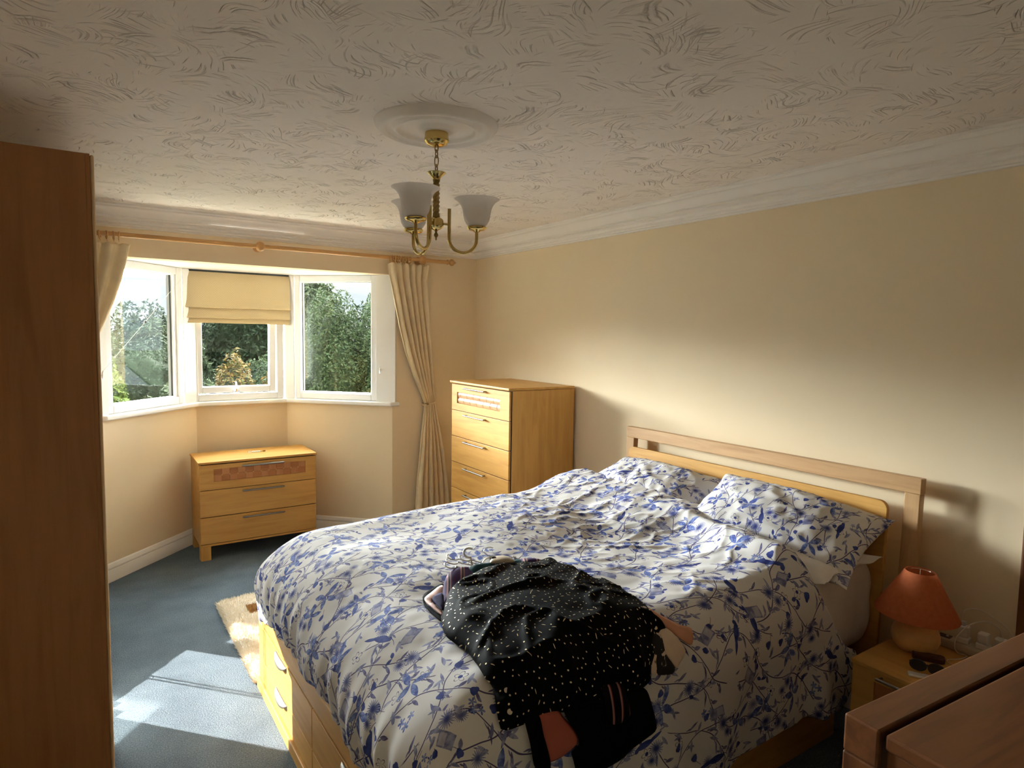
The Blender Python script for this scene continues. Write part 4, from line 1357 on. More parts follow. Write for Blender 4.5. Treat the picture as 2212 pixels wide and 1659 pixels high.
def blind():
    t = thing('roman_blind', (1.01, YB - .03, 2.05), 'tan spotted roman blind pulled halfway down over the middle window', 'blind')
    x0, x1, y = .632, 1.388, YB - .030
    # side profile of the folded cloth from the head down (y, z)
    pr = [(y + .012, 2.044), (y + .008, 2.044), (y - .004, 1.99), (y - .008, 1.90), (y - .012, 1.83), (y - .020, 1.788), (y - .024, 1.776), (y - .018, 1.770), (y - .006, 1.776),
          (y + .0, 1.772), (y - .004, 1.74), (y - .012, 1.706), (y - .017, 1.698), (y - .012, 1.693), (y - .004, 1.698), (y + .0, 1.694), (y - .004, 1.678), (y - .009, 1.662), (y - .008, 1.656), (y + .004, 1.657), (y + .008, 1.70), (y + .012, 1.90)]
    m = MB()
    nx = 60
    def f(u, v):
        k = v * (len(pr) - 1); i = min(int(k), len(pr) - 2); w = k - i
        yy = pr[i][0] * (1 - w) + pr[i + 1][0] * w; zz = pr[i][1] * (1 - w) + pr[i + 1][1] * w
        return (x0 + (x1 - x0) * u, yy + .004 * mnoise.noise((u * 3, zz * 6, 1)), zz + .0035 * mnoise.noise((u * 2.5, 0, zz * 3)))
    m.grid(f, nx, 3 * (len(pr) - 1) + 1)
    m.build('fabric', M['blind'], t, smooth=50)
    MB().box(x0 + .01, x1 - .01, y + .010, y + .020, 1.660, 2.040).build('lining', M['blind'], t)
    MB().box(x0 + .004, x1 - .004, y + .005, y + .024, 2.036, HEAD).build('headrail', M['spacer'], t)
blind()
def on_left(u, z, n=0.0): return ML @ Vector((u, z, n))
def pull_cord():
    a = Vector((.640, 5.262, 2.010)); b = on_left(.045, 1.335, .012); mid = a.lerp(b, .52) + Vector((0, 0, -.006))
    t = thing('pull_cord', b, 'white blind cord pulled diagonally across the left window to a cleat', 'cord')
    MB().tube([a, a.lerp(mid, .5), mid, mid.lerp(b, .5), b], .0013, 8).build('cord', M['cord'], t, smooth=60)
    d = (a - b).normalized()
    MB().tube([mid - d * .008, mid - d * .004, mid + d * .004, mid + d * .008], [.003, .0065, .0065, .003], 10).build('bead', M['bead'], t, smooth=60)
    MB().tube([mid + d * .03 + Vector((-.0, 0, .0)), mid + d * .035 + Vector((-.018, -.004, .020))], .0013, 6).build('cord_end', M['cord'], t)
    q = b.lerp(a, .13)
    MB().tube([q - d * .007, q - d * .003, q + d * .003, q + d * .007], [.002, .005, .005, .002], 10).build('bead', M['white_plastic'], t, smooth=60)
pull_cord()
def cleat(label, p, nrm):
    t = thing('cord_cleat', p, label, 'cleat')
    p = Vector(p); nrm = Vector(nrm)
    MB().tube([p, p + nrm * .012], .005, 10).build('post', M['chrome'], t, smooth=50)
    q = p + nrm * .013
    MB().tube([q + Vector((0, 0, -.030)) + nrm * .008, q + Vector((0, 0, -.014)), q + Vector((0, 0, .014)), q + Vector((0, 0, .030)) + nrm * .008], [.002, .004, .004, .002], 8).build('horn', M['chrome'], t, smooth=50)
cleat('small metal cord cleat on the reveal right of the windows', (1.936, 4.730, 1.317), (-SQ, -SQ, 0))
cleat('small metal cord cleat on the reveal beside the left curtain', tuple(on_left(.045, 1.317, 0)), (SQ, -SQ, 0))

# ------------------------------------------------------------------ ceiling rose and pendant
PX, PY = 1.085, 2.128
def ceiling_rose():
    m = MB()
    m.lathe([(0, 0), (.222, 0), (.220, -.008), (.212, -.014), (.207, -.024), (.198, -.030), (.188, -.029), (.182, -.020), (.178, -.014), (.166, -.012), (.158, -.014), (.154, -.022), (.146, -.027), (.138, -.025), (.134, -.016), (.130, -.012),
             (.110, -.012), (.080, -.014), (.068, -.017), (.060, -.025), (.050, -.028), (0, -.028)], (PX, PY, H), 96)
    o = m.build('ceiling_rose', M['white_plaster'], smooth=70, origin=(PX, PY, H))
    tag(o, 'round white plaster rose on the ceiling above the pendant light', 'ceiling rose')
ceiling_rose()
def pendant():
    t = thing('pendant_light', (PX, PY, H), 'brass three-arm pendant light with frosted bell shades', 'ceiling light')
    P = lambda z: (PX, PY, z)
    MB().lathe([(0, 0), (.042, 0), (.043, -.018), (.0445, -.024), (.0445, -.030), (.036, -.040), (.024, -.045), (.008, -.048), (0, -.048)], P(H - .028), 36).build('ceiling_cup', M['brass'], t, smooth=40)
    z = 2.284
    for k in range(5):
        m = MB(); L = .014 if k != 2 else .020
        w = .0065 if k != 2 else .008
        pts = []
        for q in range(20):
            a = 2 * PI * q / 20
            pts.append((w * math.cos(a), 0, L * math.sin(a) ** 1 ))
        rz = 0.5 if k % 2 else 0.5 + PI / 2
        zc = z - L + .004
        m.tube([(PX + p[0] * math.cos(rz), PY + p[0] * math.sin(rz), zc + p[2]) for p in pts], .0021, 8, closed=True)
        m.build('chain_link', M['old_brass'], t, smooth=60)
        z = zc - L + .004
    MB().lathe([(0, .0), (.034, .002), (.0345, .0), (.030, -.004), (.016, -.016), (.0135, -.024), (0, -.024)], P(2.186), 32).build('dish', M['brass'], t, smooth=40)
    # rope-twisted stem
    m = MB(); zt, zb = 2.163, 2.030; n = 36; nv = 60
    def f(u, v):
        z = zt + (zb - zt) * v; a = 2 * PI * u
        r = .0105 + .0022 * math.cos(4 * (a + v * 14))
        return (PX + r * math.cos(a), PY + r * math.sin(a), z)
    m.grid(f, n, nv, closed_u=True)
    m.lathe([(.0135, 0), (.0135, .005)], P(2.160), 20).lathe([(.0135, 0), (.0135, .006)], P(2.028), 20)
    m.build('twisted_stem', M['old_brass'], t, smooth=60)
    MB().lathe([(0, .0), (.012, .0), (.024, -.008), (.027, -.014), (.027, -.034), (.021, -.041), (.012, -.046), (.006, -.049), (0, -.049)], P(2.030), 32).build('hub', M['brass'], t, smooth=35)
    MB().lathe([(0, 0), (.006, -.001), (.0035, -.006), (.007, -.012), (.0085, -.017), (.005, -.023), (.0025, -.027), (.0035, -.032), (0, -.036)], P(1.981), 18).build('finial', M['old_brass'], t, smooth=50)
    ux, uy = Vector((.83, -.557, 0)), Vector((.557, .83, 0))
    for l, d in ((-.053, -.143), (.146, .035), (-.100, .110)):
        e = ux * l + uy * d
        Rr = e.length; e = e.normalized()
        c = Vector((PX, PY, 0))
        zs = 1.994
        pts = []
        r0 = .048
        for zz in (2.062, 2.04, 2.01, 1.98, 1.962): pts.append(c + e * r0 + Vector((0, 0, zz)))
        cx, rx, cz, rz = (r0 + Rr) / 2, (Rr - r0) / 2, 1.955, .050
        for k in range(1, 16):
            a = PI + PI * k / 16
            pts.append(c + e * (cx + rx * math.cos(a)) + Vector((0, 0, cz + rz * math.sin(a))))
        pts += [c + e * Rr + Vector((0, 0, zz)) for zz in (1.960, 1.975, zs - .006)]
        m = MB().tube(pts, .0062, 12)
        m.tube([c + e * .020 + Vector((0, 0, 2.006)), c + e * r0 + Vector((0, 0, 2.006))], .0045, 10)
        arm = m.build('arm', M['brass'], t, smooth=60)
        q = c + e * Rr
        MB().lathe([(0, -.012), (.010, -.011), (.016, -.006), (.030, -.004), (.036, .001), (.037, .006), (.032, .010), (.0, .010)], (q.x, q.y, zs), 28).build('shade_cup', M['brass'], arm, smooth=40)
        prof = [(.0, .011), (.030, .011), (.039, .018), (.0455, .030), (.049, .044), (.051, .058), (.0535, .072), (.059, .085), (.067, .096), (.076, .104), (.084, .108)]
        MB().lathe(prof, (q.x, q.y, zs), 48, close=False).build('glass_shade', M['frosted'], t, smooth=60)['label'] = 'frosted white bell-shaped glass shade'
        MB().lathe([(0, .012), (.012, .014), (.013, .04), (.016, .06), (.020, .080), (.019, .098), (.013, .112), (.006, .119), (0, .121)], (q.x, q.y, zs), 20).build('bulb', M['bulb'], arm, smooth=60)
pendant()

# ------------------------------------------------------------------ bedside
NX0, NX1, NY0, NY1, NH = 2.205, 2.690, .690, 1.122, .500
def nightstand():
    t = thing('bedside_table', (2.42, .9, 0), 'maple bedside table with a bar-handled drawer, standing by the headboard', 'bedside table')
    MB().box(NX0 + .022, NX1, NY0 + .002, NY1 - .002, .06, NH - .018).build('carcass', M['maple_z'], t, bevel=.002)
    MB().box(NX0 - .006, NX1, NY0 - .003, NY1 + .003, NH - .016, NH).build('top', M['maple_y'], t, bevel=.003, seg=3)
    MB().box(NX0 + .014, NX0 + .024, NY0 + .01, NY1 - .01, .07, NH - .018).build('gap_shade_panel', M['gap'], t)
    for x0 in (NX0 + .022, NX1 - .05):
        for y0 in (NY0 + .002, NY1 - .052): MB().box(x0, x0 + .05, y0, y0 + .05, 0, .0605).build('leg', M['maple_z'], t, bevel=.002)
    for i, (z0, z1) in enumerate(((.300, .483), (.070, .295))):
        if i == 0:
            py0, py1, pz0, pz1 = NY0 + .072, NY1 - .076, .352, .448
            m = MB().box(NX0, NX0 + .020, NY0 + .002, py0, z0, z1).box(NX0, NX0 + .020, py1, NY1 - .002, z0, z1).box(NX0, NX0 + .020, py0, py1, z0, pz0).box(NX0, NX0 + .020, py0, py1, pz1, z1)
            d = m.build('drawer', M['maple_y'], t)
            m = MB().box(NX0 + .012, NX0 + .020, py0, py1, pz0, pz1)
            w = (py1 - py0) / 5
            for k in range(5):
                for r in range(2):
                    if (k + r) % 2: m.box(NX0 + .007, NX0 + .012, py0 + k * w + .001, py0 + (k + 1) * w - .001, pz0 + r * .048 + .001, pz0 + (r + 1) * .048 - .001)
            m.build('woven_panel', M['weave_dark'], d)['label'] = 'darker woven veneer panel'
        else:
            d = MB().box(NX0, NX0 + .020, NY0 + .002, NY1 - .002, z0, z1).build('drawer', M['maple_y'], t, bevel=.0015)
        yc = (NY0 + NY1) / 2; z = z1 - .012 - (.03 if i else 0)
        m = MB().tube([(NX0 - .022, yc - .125, z), (NX0 - .022, yc + .125, z)], .0052, 12)
        for y in (yc - .115, yc + .115): m.tube([(NX0, y, z), (NX0 - .022, y, z)], .0042, 8)
        m.build('handle', M['steel'], d, smooth=40)['label'] = 'slim metal bar handle'
nightstand()
def table_lamp():
    cx, cy = 2.458, 1.034
    t = thing('table_lamp', (cx, cy, NH), 'bedside lamp with a terracotta cone shade and a rounded stone base', 'lamp')
    MB().lathe([(0, 0), (.044, 0), (.056, .005), (.069, .022), (.0765, .044), (.076, .064), (.068, .086), (.053, .103), (.035, .113), (.022, .117), (0, .118)], (cx, cy, NH), 48).build('base', M['ceramic'], t, smooth=60)
    MB().lathe([(0, .124), (.013, .124), (.013, .160), (.017, .162), (.017, .195), (.012, .198), (0, .198)], (cx, cy, NH), 20).build('lamp_holder', M['brass'], t, smooth=40)
    MB().lathe([(0, .196), (.012, .198), (.016, .215), (.024, .235), (.024, .248), (.015, .262), (0, .266)], (cx, cy, NH), 20).build('bulb', M['bulb'], t, smooth=60)
    tilt = Matrix.Translation((cx, cy, NH + .2)) @ Matrix.Rotation(R(1.5), 4, Vector((.557, .83, 0))) @ Matrix.Translation((0, 0, -.2))
    MB().lathe([(.131, .135), (.1325, .133), (.1335, .135), (.048, .288), (.047, .289), (.046, .288)], n=64, M=tilt, close=False).build('lamp_shade', M['lampshade'], t, smooth=60)
    m = MB().tube([tilt @ Vector((.045 * math.cos(a), .045 * math.sin(a), .283)) for a in [2 * PI * k / 32 for k in range(32)]], .0014, 6, closed=True)
    for k in range(3):
        a = 2 * PI * k / 3 + .4
        m.tube([tilt @ Vector((.045 * math.cos(a), .045 * math.sin(a), .283)), tilt @ Vector((.010 * math.cos(a), .010 * math.sin(a), .268))], .0012, 6)
    m.build('shade_ring', M['chrome'], t, smooth=60)
table_lamp()

def power_strip():
    a = Vector((2.585, 1.045, NH)); b = Vector((2.604, .715, NH))
    ex = (b - a).normalized(); ey = Vector((-ex.y, ex.x, 0)); L = (b - a).length
    Mx = Matrix((ex, ey, Vector((0, 0, 1)))).transposed().to_4x4(); Mx.translation = a
    t = thing('power_strip', (a + b) / 2, 'pale grey extension strip with plugs along the back of the bedside table', 'extension lead')
    MB().box(0, L, -.026, .026, 0, .034, Mx).build('housing', M['grey_plastic'], t, bevel=.008, seg=3)
    MB().box(.035, .075, -.016, .016, .033, .036, Mx).build('switch', M['dark_red'], t, bevel=.002)
    MB().lathe([(.0045, 0), (.0045, .003), (0, .004)], Mx @ Vector((.062, 0, .036)), 14).build('indicator', M['white_plastic'], t, smooth=50)
    for k, (s, label, hh) in enumerate(((.112, 'white plug charger standing in the strip nearest the lamp', .066), (.172, 'white plug charger in the middle of the extension strip', .062), (.198, 'small white plug lying by the wall behind the extension strip', .062))):
        dy, dz = (.085, -.034) if k == 2 else (0, 0)
        c = Mx @ Vector((s, dy, .034 + dz))
        p = thing('plug_charger', c, label, 'charger')
        Q = Mx @ Matrix.Translation((s, dy, .0345 + dz))
        MB().box(-.019, .019, -.020, .020, 0, .020, Q).build('plug_base', M['white_plastic'], p, bevel=.004)
        MB().box(-.016, .016, -.016, .016, .020, hh - .006, Q).build('plug_body', M['white_plastic'], p, bevel=.005)
        if k == 0: MB().box(-.010, .004, -.007, .007, hh - .0065, hh + .010, Q).build('usb_plug', M['white_plastic'], p, bevel=.002)
    # cables
    P = lambda s, y, z: Mx @ Vector((s, y, z))
    def spline(pts, n=10):
        pts = [Vector(p) for p in pts]; out = []
        for i in range(len(pts) - 1):
            p0, p1, p2, p3 = pts[max(i - 1, 0)], pts[i], pts[i + 1], pts[min(i + 2, len(pts) - 1)]
            for k in range(n):
                q = k / n
                out.append(.5 * ((2 * p1) + (p2 - p0) * q + (2 * p0 - 5 * p1 + 4 * p2 - p3) * q * q + (3 * p1 - p0 - 3 * p2 + p3) * q ** 3))
        return out + [pts[-1]]
    m = MB().tube(spline([P(.198, .085, .064), P(.192, .075, .095), P(.165, .034, .120), P(.135, -.015, .112), P(.115, -.060, .080), P(.110, -.078, .045), P(.116, -.066, .016), P(.128, -.035, .004), P(.138, -.045, .003), P(.128, -.085, .003), P(.108, -.120, .003), P(.112, -.142, .003), P(.130, -.150, .003)]), .0017, 8)
    o = m.build('charging_cable', M['cable'], smooth=60, origin=P(.12, -.1, 0))
    tag(o, 'thin white charging cable looping over the extension strip', 'cable')
    m = MB().tube(spline([P(.105, 0, .118), P(.108, .004, .150), P(.15, .02, .160), P(.20, .03, .135), P(.23, .04, .11), P(.250, .05, .07)]), .0015, 8)
    o = m.build('charging_cable', M['cable'], smooth=60, origin=P(.12, .1, 0))
    tag(o, 'dark-looking thin cable rising from the charger nearest the lamp', 'cable')
power_strip()

def bedside_bits():
    m = MB()
    Mx = Matrix.Translation((2.412, .968, NH)) @ Matrix.Rotation(R(-62), 4, 'Z')
    m.prism([(-.045, -.018), (.040, -.018), (.048, -.010), (.048, .010), (.040, .018), (-.045, .018), (-.050, .010), (-.050, -.010)], .022, Mx)
    o = m.build('case', M['dark_red'], bevel=.005, seg=3, origin=(2.412, .968, NH)); tag(o, 'small glossy dark red case lying in front of the lamp base', 'case')
    t = thing('sunglasses', (2.290, .928, NH), 'pair of dark sunglasses folded near the front of the bedside table', 'sunglasses')
    Q = Matrix.Translation((2.300, .925, NH + .008)) @ Matrix.Rotation(R(-72), 4, 'Z')
    for s in (-1, 1):
        def f(u, v, s=s):
            a = 2 * PI * u; r = .021 * v
            return Q @ Vector((s * .026 + r * math.cos(a) * 1.1, -.006 - 5 * (r * math.cos(a)) ** 2 * s * 0, .021 + r * .85 * math.sin(a)))
        m = MB().grid(f, 28, 5, closed_u=True)
        m.tube([f(k / 28, 1) for k in range(28)], .0026, 8, closed=True)
        m.build('lens', M['black_plastic'], t, smooth=60)
        MB().tube([Q @ Vector((s * .050, -.006, .028)), Q @ Vector((s * .048, .004, .026)), Q @ Vector((-s * .02, .012 + .005 * s, .016)), Q @ Vector((-s * .040, .012 + .005 * s, .006))], .0024, 8).build('temple', M['black_plastic'], t, smooth=60)
    MB().tube([Q @ Vector((-.007, -.006, .027)), Q @ Vector((0, -.008, .030)), Q @ Vector((.007, -.006, .027))], .0022, 8).build('bridge', M['black_plastic'], t, smooth=60)
    Q = Matrix.Translation((2.268, .932, NH)) @ Matrix.Rotation(R(-60), 4, 'Z')
    o = MB().box(-.035, .035, -.014, .014, 0, .008, Q).build('white_case', M['white_plastic'], bevel=.003, origin=(2.268, .932, NH)); tag(o, 'small flat white item under the sunglasses', 'small case')
bedside_bits()

# ------------------------------------------------------------------ rug
def rug():
    t = thing('sheepskin_rug', (1.15, 3.45, 0), 'cream sheepskin rug with brown squares beside the bed foot', 'rug')
    x0, x1, y0, y1 = .605, 1.75, 2.965, 3.975
    def hgt(x, y):
        d = min(x - x0, x1 - x, y - y0, y1 - y)
        e = min(1, max(0, d / .05)); e = e * (2 - e)
        gx = abs(((x - .49) * 2.6) % 1 - .5); gy = abs(((y - 3.33) * 2.6) % 1 - .5)
        seam = min(.5 - gx, .5 - gy) * 2 / 2.6
        sm = min(1, seam / .03)
        return .006 + e * (.022 + .010 * sm + .010 * fbm(x * 9, y * 9, 0))
    m = MB()
    m.grid(lambda u, v: (x0 + (x1 - x0) * u + .006 * mnoise.noise((v * 20, 0, 0)) , y0 + (y1 - y0) * v + .006 * mnoise.noise((u * 20, 3, 0)), hgt(x0 + (x1 - x0) * u, y0 + (y1 - y0) * v)), 120, 110)
    m.build('backing', M['fur'], t, smooth=60)
    rng = np.random.default_rng(5); n = 26000
    m = MB()
    xs = x0 + (x1 - x0) * rng.random(n) ** 1.6; ys = y0 + (y1 - y0) * rng.random(n)
    for x, y in zip(xs, ys):
        z = hgt(x, y) - .004
        a = rng.random() * 2 * PI; k = .010 + .010 * rng.random()
        dx, dy = (rng.random(2) - .5) * .020
        if x < x0 + .02: dx -= .008
        w = .0022
        m.v += [(x - w * math.cos(a), y - w * math.sin(a), z), (x + w * math.cos(a), y + w * math.sin(a), z), (x + dx, y + dy, z + k)]
        q = len(m.v); m.f.append((q - 3, q - 2, q - 1))
    m.mi = [0] * len(m.f)
    o = m.build('pile', M['fur'], t); o['kind'] = 'stuff'
rug()

# ------------------------------------------------------------------ clothes heaped on the bed (outlines in cloth metres of the duvet)
GARMENTS = {
    'shirt': [(1.000, 1.816), (1.045, 1.840), (1.113, 1.855), (1.173, 1.855), (1.224, 1.840), (1.277, 1.837), (1.328, 1.816), (1.399, 1.822), (1.408, 1.792), (1.396, 1.734), (1.419, 1.695), (1.413, 1.640), (1.419, 1.595), (1.456, 1.561), (1.445, 1.480), (1.425, 1.380), (1.413, 1.319), (1.413, 1.271), (1.371, 1.262), (1.337, 1.243), (1.323, 1.216), (1.294, 1.192), (1.275, 1.165), (1.226, 1.153), (1.184, 1.150), (1.130, 1.150), (1.059, 1.156), (1.003, 1.162), (0.955, 1.174), (0.904, 1.177), (0.855, 1.177), (0.793, 1.186), (0.813, 1.271), (0.810, 1.304), (0.824, 1.371), (0.833, 1.428), (0.830, 1.489), (0.830, 1.549), (0.853, 1.619), (0.898, 1.704), (0.949, 1.773)],
    'skirt': [(0.974, 1.189), (1.068, 1.177), (1.167, 1.171), (1.241, 1.156), (1.258, 1.116), (1.283, 1.034), (1.249, 1.016), (1.201, 1.004), (1.150, 0.989), (1.065, 0.998), (1.005, 1.007), (0.988, 1.053), (0.983, 1.074), (1.005, 1.086), (1.000, 1.116), (0.974, 1.153)],
    'strap': [(0.858, 1.189), (0.895, 1.183), (0.898, 1.137), (0.918, 1.068), (0.915, 1.050), (0.892, 1.053), (0.867, 1.080), (0.858, 1.137)],
    'pink': [(0.889, 1.189), (0.955, 1.180), (0.969, 1.156), (1.000, 1.116), (1.005, 1.086), (0.963, 1.065), (0.921, 1.065), (0.895, 1.128)],
    'sleeve': [(1.425, 1.407), (1.425, 1.368), (1.436, 1.316), (1.467, 1.271), (1.504, 1.243), (1.476, 1.207), (1.450, 1.228), (1.430, 1.259), (1.408, 1.301), (1.399, 1.343)],
    'cream': [(1.385, 1.277), (1.413, 1.271), (1.430, 1.243), (1.439, 1.198), (1.399, 1.174), (1.382, 1.168), (1.362, 1.210), (1.357, 1.243)],
    'blotch': [(1.343, 1.271), (1.374, 1.256), (1.357, 1.210), (1.371, 1.171), (1.354, 1.159), (1.311, 1.168), (1.277, 1.186), (1.300, 1.228)],
    'purple': [(0.892, 1.695), (0.974, 1.840), (1.028, 1.901), (1.068, 1.922), (1.105, 1.901), (1.099, 1.852), (1.073, 1.810), (1.022, 1.798), (0.980, 1.779), (0.932, 1.722)],
    'purple2': [(1.306, 1.876), (1.340, 1.870), (1.365, 1.840), (1.371, 1.813), (1.348, 1.792), (1.303, 1.810), (1.283, 1.834)],
    'teal': [(1.093, 1.895), (1.150, 1.898), (1.201, 1.901), (1.255, 1.889), (1.309, 1.873), (1.283, 1.816), (1.221, 1.837), (1.167, 1.846), (1.093, 1.843)],
    'navy': [(0.895, 1.767), (0.938, 1.783), (0.901, 1.701), (0.881, 1.673), (0.884, 1.716)],
    'rose': [(0.881, 1.792), (0.921, 1.822), (0.972, 1.846), (0.935, 1.767), (0.901, 1.770), (0.887, 1.746), (0.881, 1.673), (0.872, 1.655), (0.870, 1.710), (0.872, 1.764)],
    'outer': [(0.884, 1.813), (0.915, 1.843), (0.983, 1.867), (0.969, 1.831), (0.921, 1.819), (0.884, 1.792), (0.870, 1.755), (0.872, 1.655), (0.858, 1.634), (0.858, 1.698), (0.864, 1.758)],
    'fringe': [(1.088, 1.192), (1.113, 1.192), (1.156, 1.186), (1.164, 1.119), (1.144, 1.119), (1.127, 1.107), (1.093, 1.119)],
    'grey': [(1.164, 1.849), (1.190, 1.882), (1.212, 1.892), (1.246, 1.873), (1.246, 1.837), (1.238, 1.819)],
}
def dpt(a, b, h=0.0):
    x, y, z = duvet_point(np.array([a]), np.array([b]))
    n = duvet_normal(np.array([a]), np.array([b]))[0]
    return Vector((float(x[0]) + n[0] * h, float(y[0]) + n[1] * h, float(z[0]) + n[2] * h))
def seg_dist(p, poly):
    d = np.full(len(p), 9.0)
    for (x0, y0), (x1, y1) in zip(poly, poly[1:] + poly[:1]):
        v = np.array((x1 - x0, y1 - y0)); w = p - np.array((x0, y0))
        t = np.clip((w @ v) / (v @ v + 1e-12), 0, 1)
        d = np.minimum(d, np.linalg.norm(w - t[:, None] * v, axis=1))
    return d
def inside(p, poly):
    r = np.zeros(len(p), bool)
    for (x0, y0), (x1, y1) in zip(poly, poly[1:] + poly[:1]):
        c = ((y0 > p[:, 1]) != (y1 > p[:, 1]))
        with np.errstate(divide='ignore', invalid='ignore'):
            r ^= c & (p[:, 0] < (x1 - x0) * (p[:, 1] - y0) / (y1 - y0 + 1e-15) + x0)
    return r
def smooth_outline(poly, k=4):
    n = len(poly); out = []
    P = [Vector(p) for p in poly]
    for i in range(n):
        p0, p1, p2, p3 = P[i - 1], P[i], P[(i + 1) % n], P[(i + 2) % n]
        for j in range(k):
            q = j / k
            c = .5 * ((2 * p1) + (p2 - p0) * q + (2 * p0 - 5 * p1 + 4 * p2 - p3) * q * q + (3 * p1 - p0 - 3 * p2 + p3) * q ** 3)
            l = p1.lerp(p2, q)
            out.append(tuple(l.lerp(c, .7)))
    return out
def garment(name, key, mat, height, label=None, cat=None, parent=None, step=.010, th=.004):
    poly = smooth_outline(GARMENTS[key])
    arr = np.array(poly)
    lo, hi = arr.min(0), arr.max(0)
    gx, gy = np.meshgrid(np.arange(lo[0], hi[0], step), np.arange(lo[1], hi[1], step * .87))
    gx = gx + (np.arange(gx.shape[0]) % 2)[:, None] * step / 2
    g = np.stack([gx.ravel(), gy.ravel()], -1)
    g = g[inside(g, poly)]
    g = g[seg_dist(g, poly) > step * .45]
    pts = [Vector(p) for p in poly] + [Vector((float(p[0]), float(p[1]))) for p in g]
    n = len(poly)
    vs, es, fs, *_ = delaunay_2d_cdt(pts, [], [list(range(n))], 1, 1e-6)
    q = np.array([(v.x, v.y) for v in vs])
    x, y, z = duvet_point(q[:, 0], q[:, 1])
    N = duvet_normal(q[:, 0], q[:, 1])
    d = seg_dist(q, poly)
    h = height(q[:, 0], q[:, 1], d)
    V = np.stack([x, y, z], -1) + N * h[:, None]
    m = MB(); m.v = [tuple(map(float, p)) for p in V]; m.f = [tuple(f) for f in fs]; m.mi = [0] * len(m.f)
    c = dpt(float(q[:, 0].mean()), float(q[:, 1].mean()))
    o = m.build(name, mat, parent, smooth=180, uv=q, solid=th, origin=tuple(c))
    o.modifiers['solidify'].offset = 1
    if label: tag(o, label, cat)
    return o
def rim(d, w): return 1 - np.exp(-d / w)
def clothes():
    hump = lambda a, b: np.exp(-(((a - 1.10) / .26) ** 2 + ((b - 1.48) / .26) ** 2))
    def shirt_h(a, b, d):
        e = rim(d, .018)
        r1 = 1 - np.abs(vnoise(a * 4.2 + b * 3.5, b * 7 - a * 5, 41)); r2 = 1 - np.abs(vnoise(a * 9 - b * 6, b * 10 + a * 4, 42))
        # a long crease across the shoulders and a knot of folds to the right
        c1 = np.exp(-(((b - 1.615 + .25 * (a - 1.05) ** 2 * 4) / .014) ** 2)) * sstep(a, .90, 1.0) * (1 - sstep(a, 1.2, 1.3))
        return .008 + e * (.020 + .040 * hump(a, b) + .014 * r1 ** 7 + .010 * r2 ** 7 + .012 * c1) * (1 - .6 * sstep(1.22 - b, 0, .1))
    flat = lambda base, amp=.006, f=14, s=0, w=.010: (lambda a, b, d: base + rim(d, w) * (amp + amp * vnoise(a * f, b * f, s)))
    garment('black_garment', 'outer', M['black_cloth'], flat(.004, .003, 12, 50), 'black garment edge lying lowest at the left of the pile', 'garment')
    garment('satin_garment', 'rose', M['rose_cloth'], flat(.011, .006, 12, 51), 'pale pink satin garment folded out at the left of the pile', 'garment')
    garment('navy_garment', 'navy', M['navy_cloth'], flat(.020, .005, 12, 52), 'dark navy garment peeping out between the pale pink and purple ones', 'garment')
    garment('salmon_garment', 'sleeve', M['salmon_cloth'], flat(.005, .012, 11, 53, .02), 'salmon pink sleeve sticking out right of the black shirt', 'garment')
    garment('cream_garment', 'cream', M['cream_cloth'], flat(.008, .012, 13, 54, .02), 'cream garment bunched under the right side of the black shirt', 'garment')
    garment('patterned_blouse', 'blotch', M['blotched'], flat(.016, .008, 18, 55, .015), 'cream blouse with black blotches under the right side of the black shirt', 'garment')
    garment('pink_garment', 'pink', M['pink_cloth'], flat(.006, .008, 12, 56), 'dusty pink garment hanging below the hem of the black shirt', 'garment')
    garment('black_strap_garment', 'strap', M['black_cloth'], flat(.016, .006, 12, 57), 'narrow black piece hanging left of the dusty pink garment', 'garment')
    garment('black_skirt', 'skirt', M['black_cloth'], flat(.018, .012, 9, 58, .02), 'plain black garment hanging lowest over the bed side', 'garment')
    garment('teal_garment', 'teal', M['teal_cloth'], flat(.010, .020, 10, 59, .02), 'teal garment on a hanger behind the black shirt collar', 'garment')
    garment('striped_blouse', 'purple', M['purple_stripes'], flat(.016, .018, 10, 60, .02), 'dark purple striped garment at the top left of the pile', 'garment')
    garment('striped_scarf', 'purple2', M['purple_stripes'], flat(.012, .014, 10, 61, .02), 'dark purple striped cloth right of the teal garment', 'garment')
    garment('fringed_scarf', 'fringe', M['fringe_cloth'], flat(.034, .004, 12, 63, .006), 'dark cloth with thin pink stripes just below the gold-dotted shirt', 'scarf')
    s = garment('black_shirt', 'shirt', M['gold_dots'], shirt_h, 'black shirt with gold dots lying on top of the pile', 'shirt', step=.0085)
    garment('neck_lining', 'grey', M['grey_plastic'], flat(.036, .010, 10, 62, .012), parent=s)['label'] = 'greyish lining at the neck'
    for a, b in ((.830, 1.249), (.819, 1.210), (1.371, 1.325), (1.365, 1.274)):
        p = dpt(a, b); n = Vector(duvet_normal(np.array([a]), np.array([b]))[0])
        poly = GARMENTS['shirt']; d = seg_dist(np.array([[a, b]]), smooth_outline(poly))
        h = float(shirt_h(np.array([a]), np.array([b]), d)[0])
        Q = n.to_track_quat('Z', 'Y').to_matrix().to_4x4(); Q.translation = p + n * (h + .004)
        MB().lathe([(0, -.001), (.0062, -.001), (.0068, .0006), (.0062, .002), (.0045, .0016), (0, .0014)], n=18, M=Q).build('button', M['pearl'], s, smooth=50)
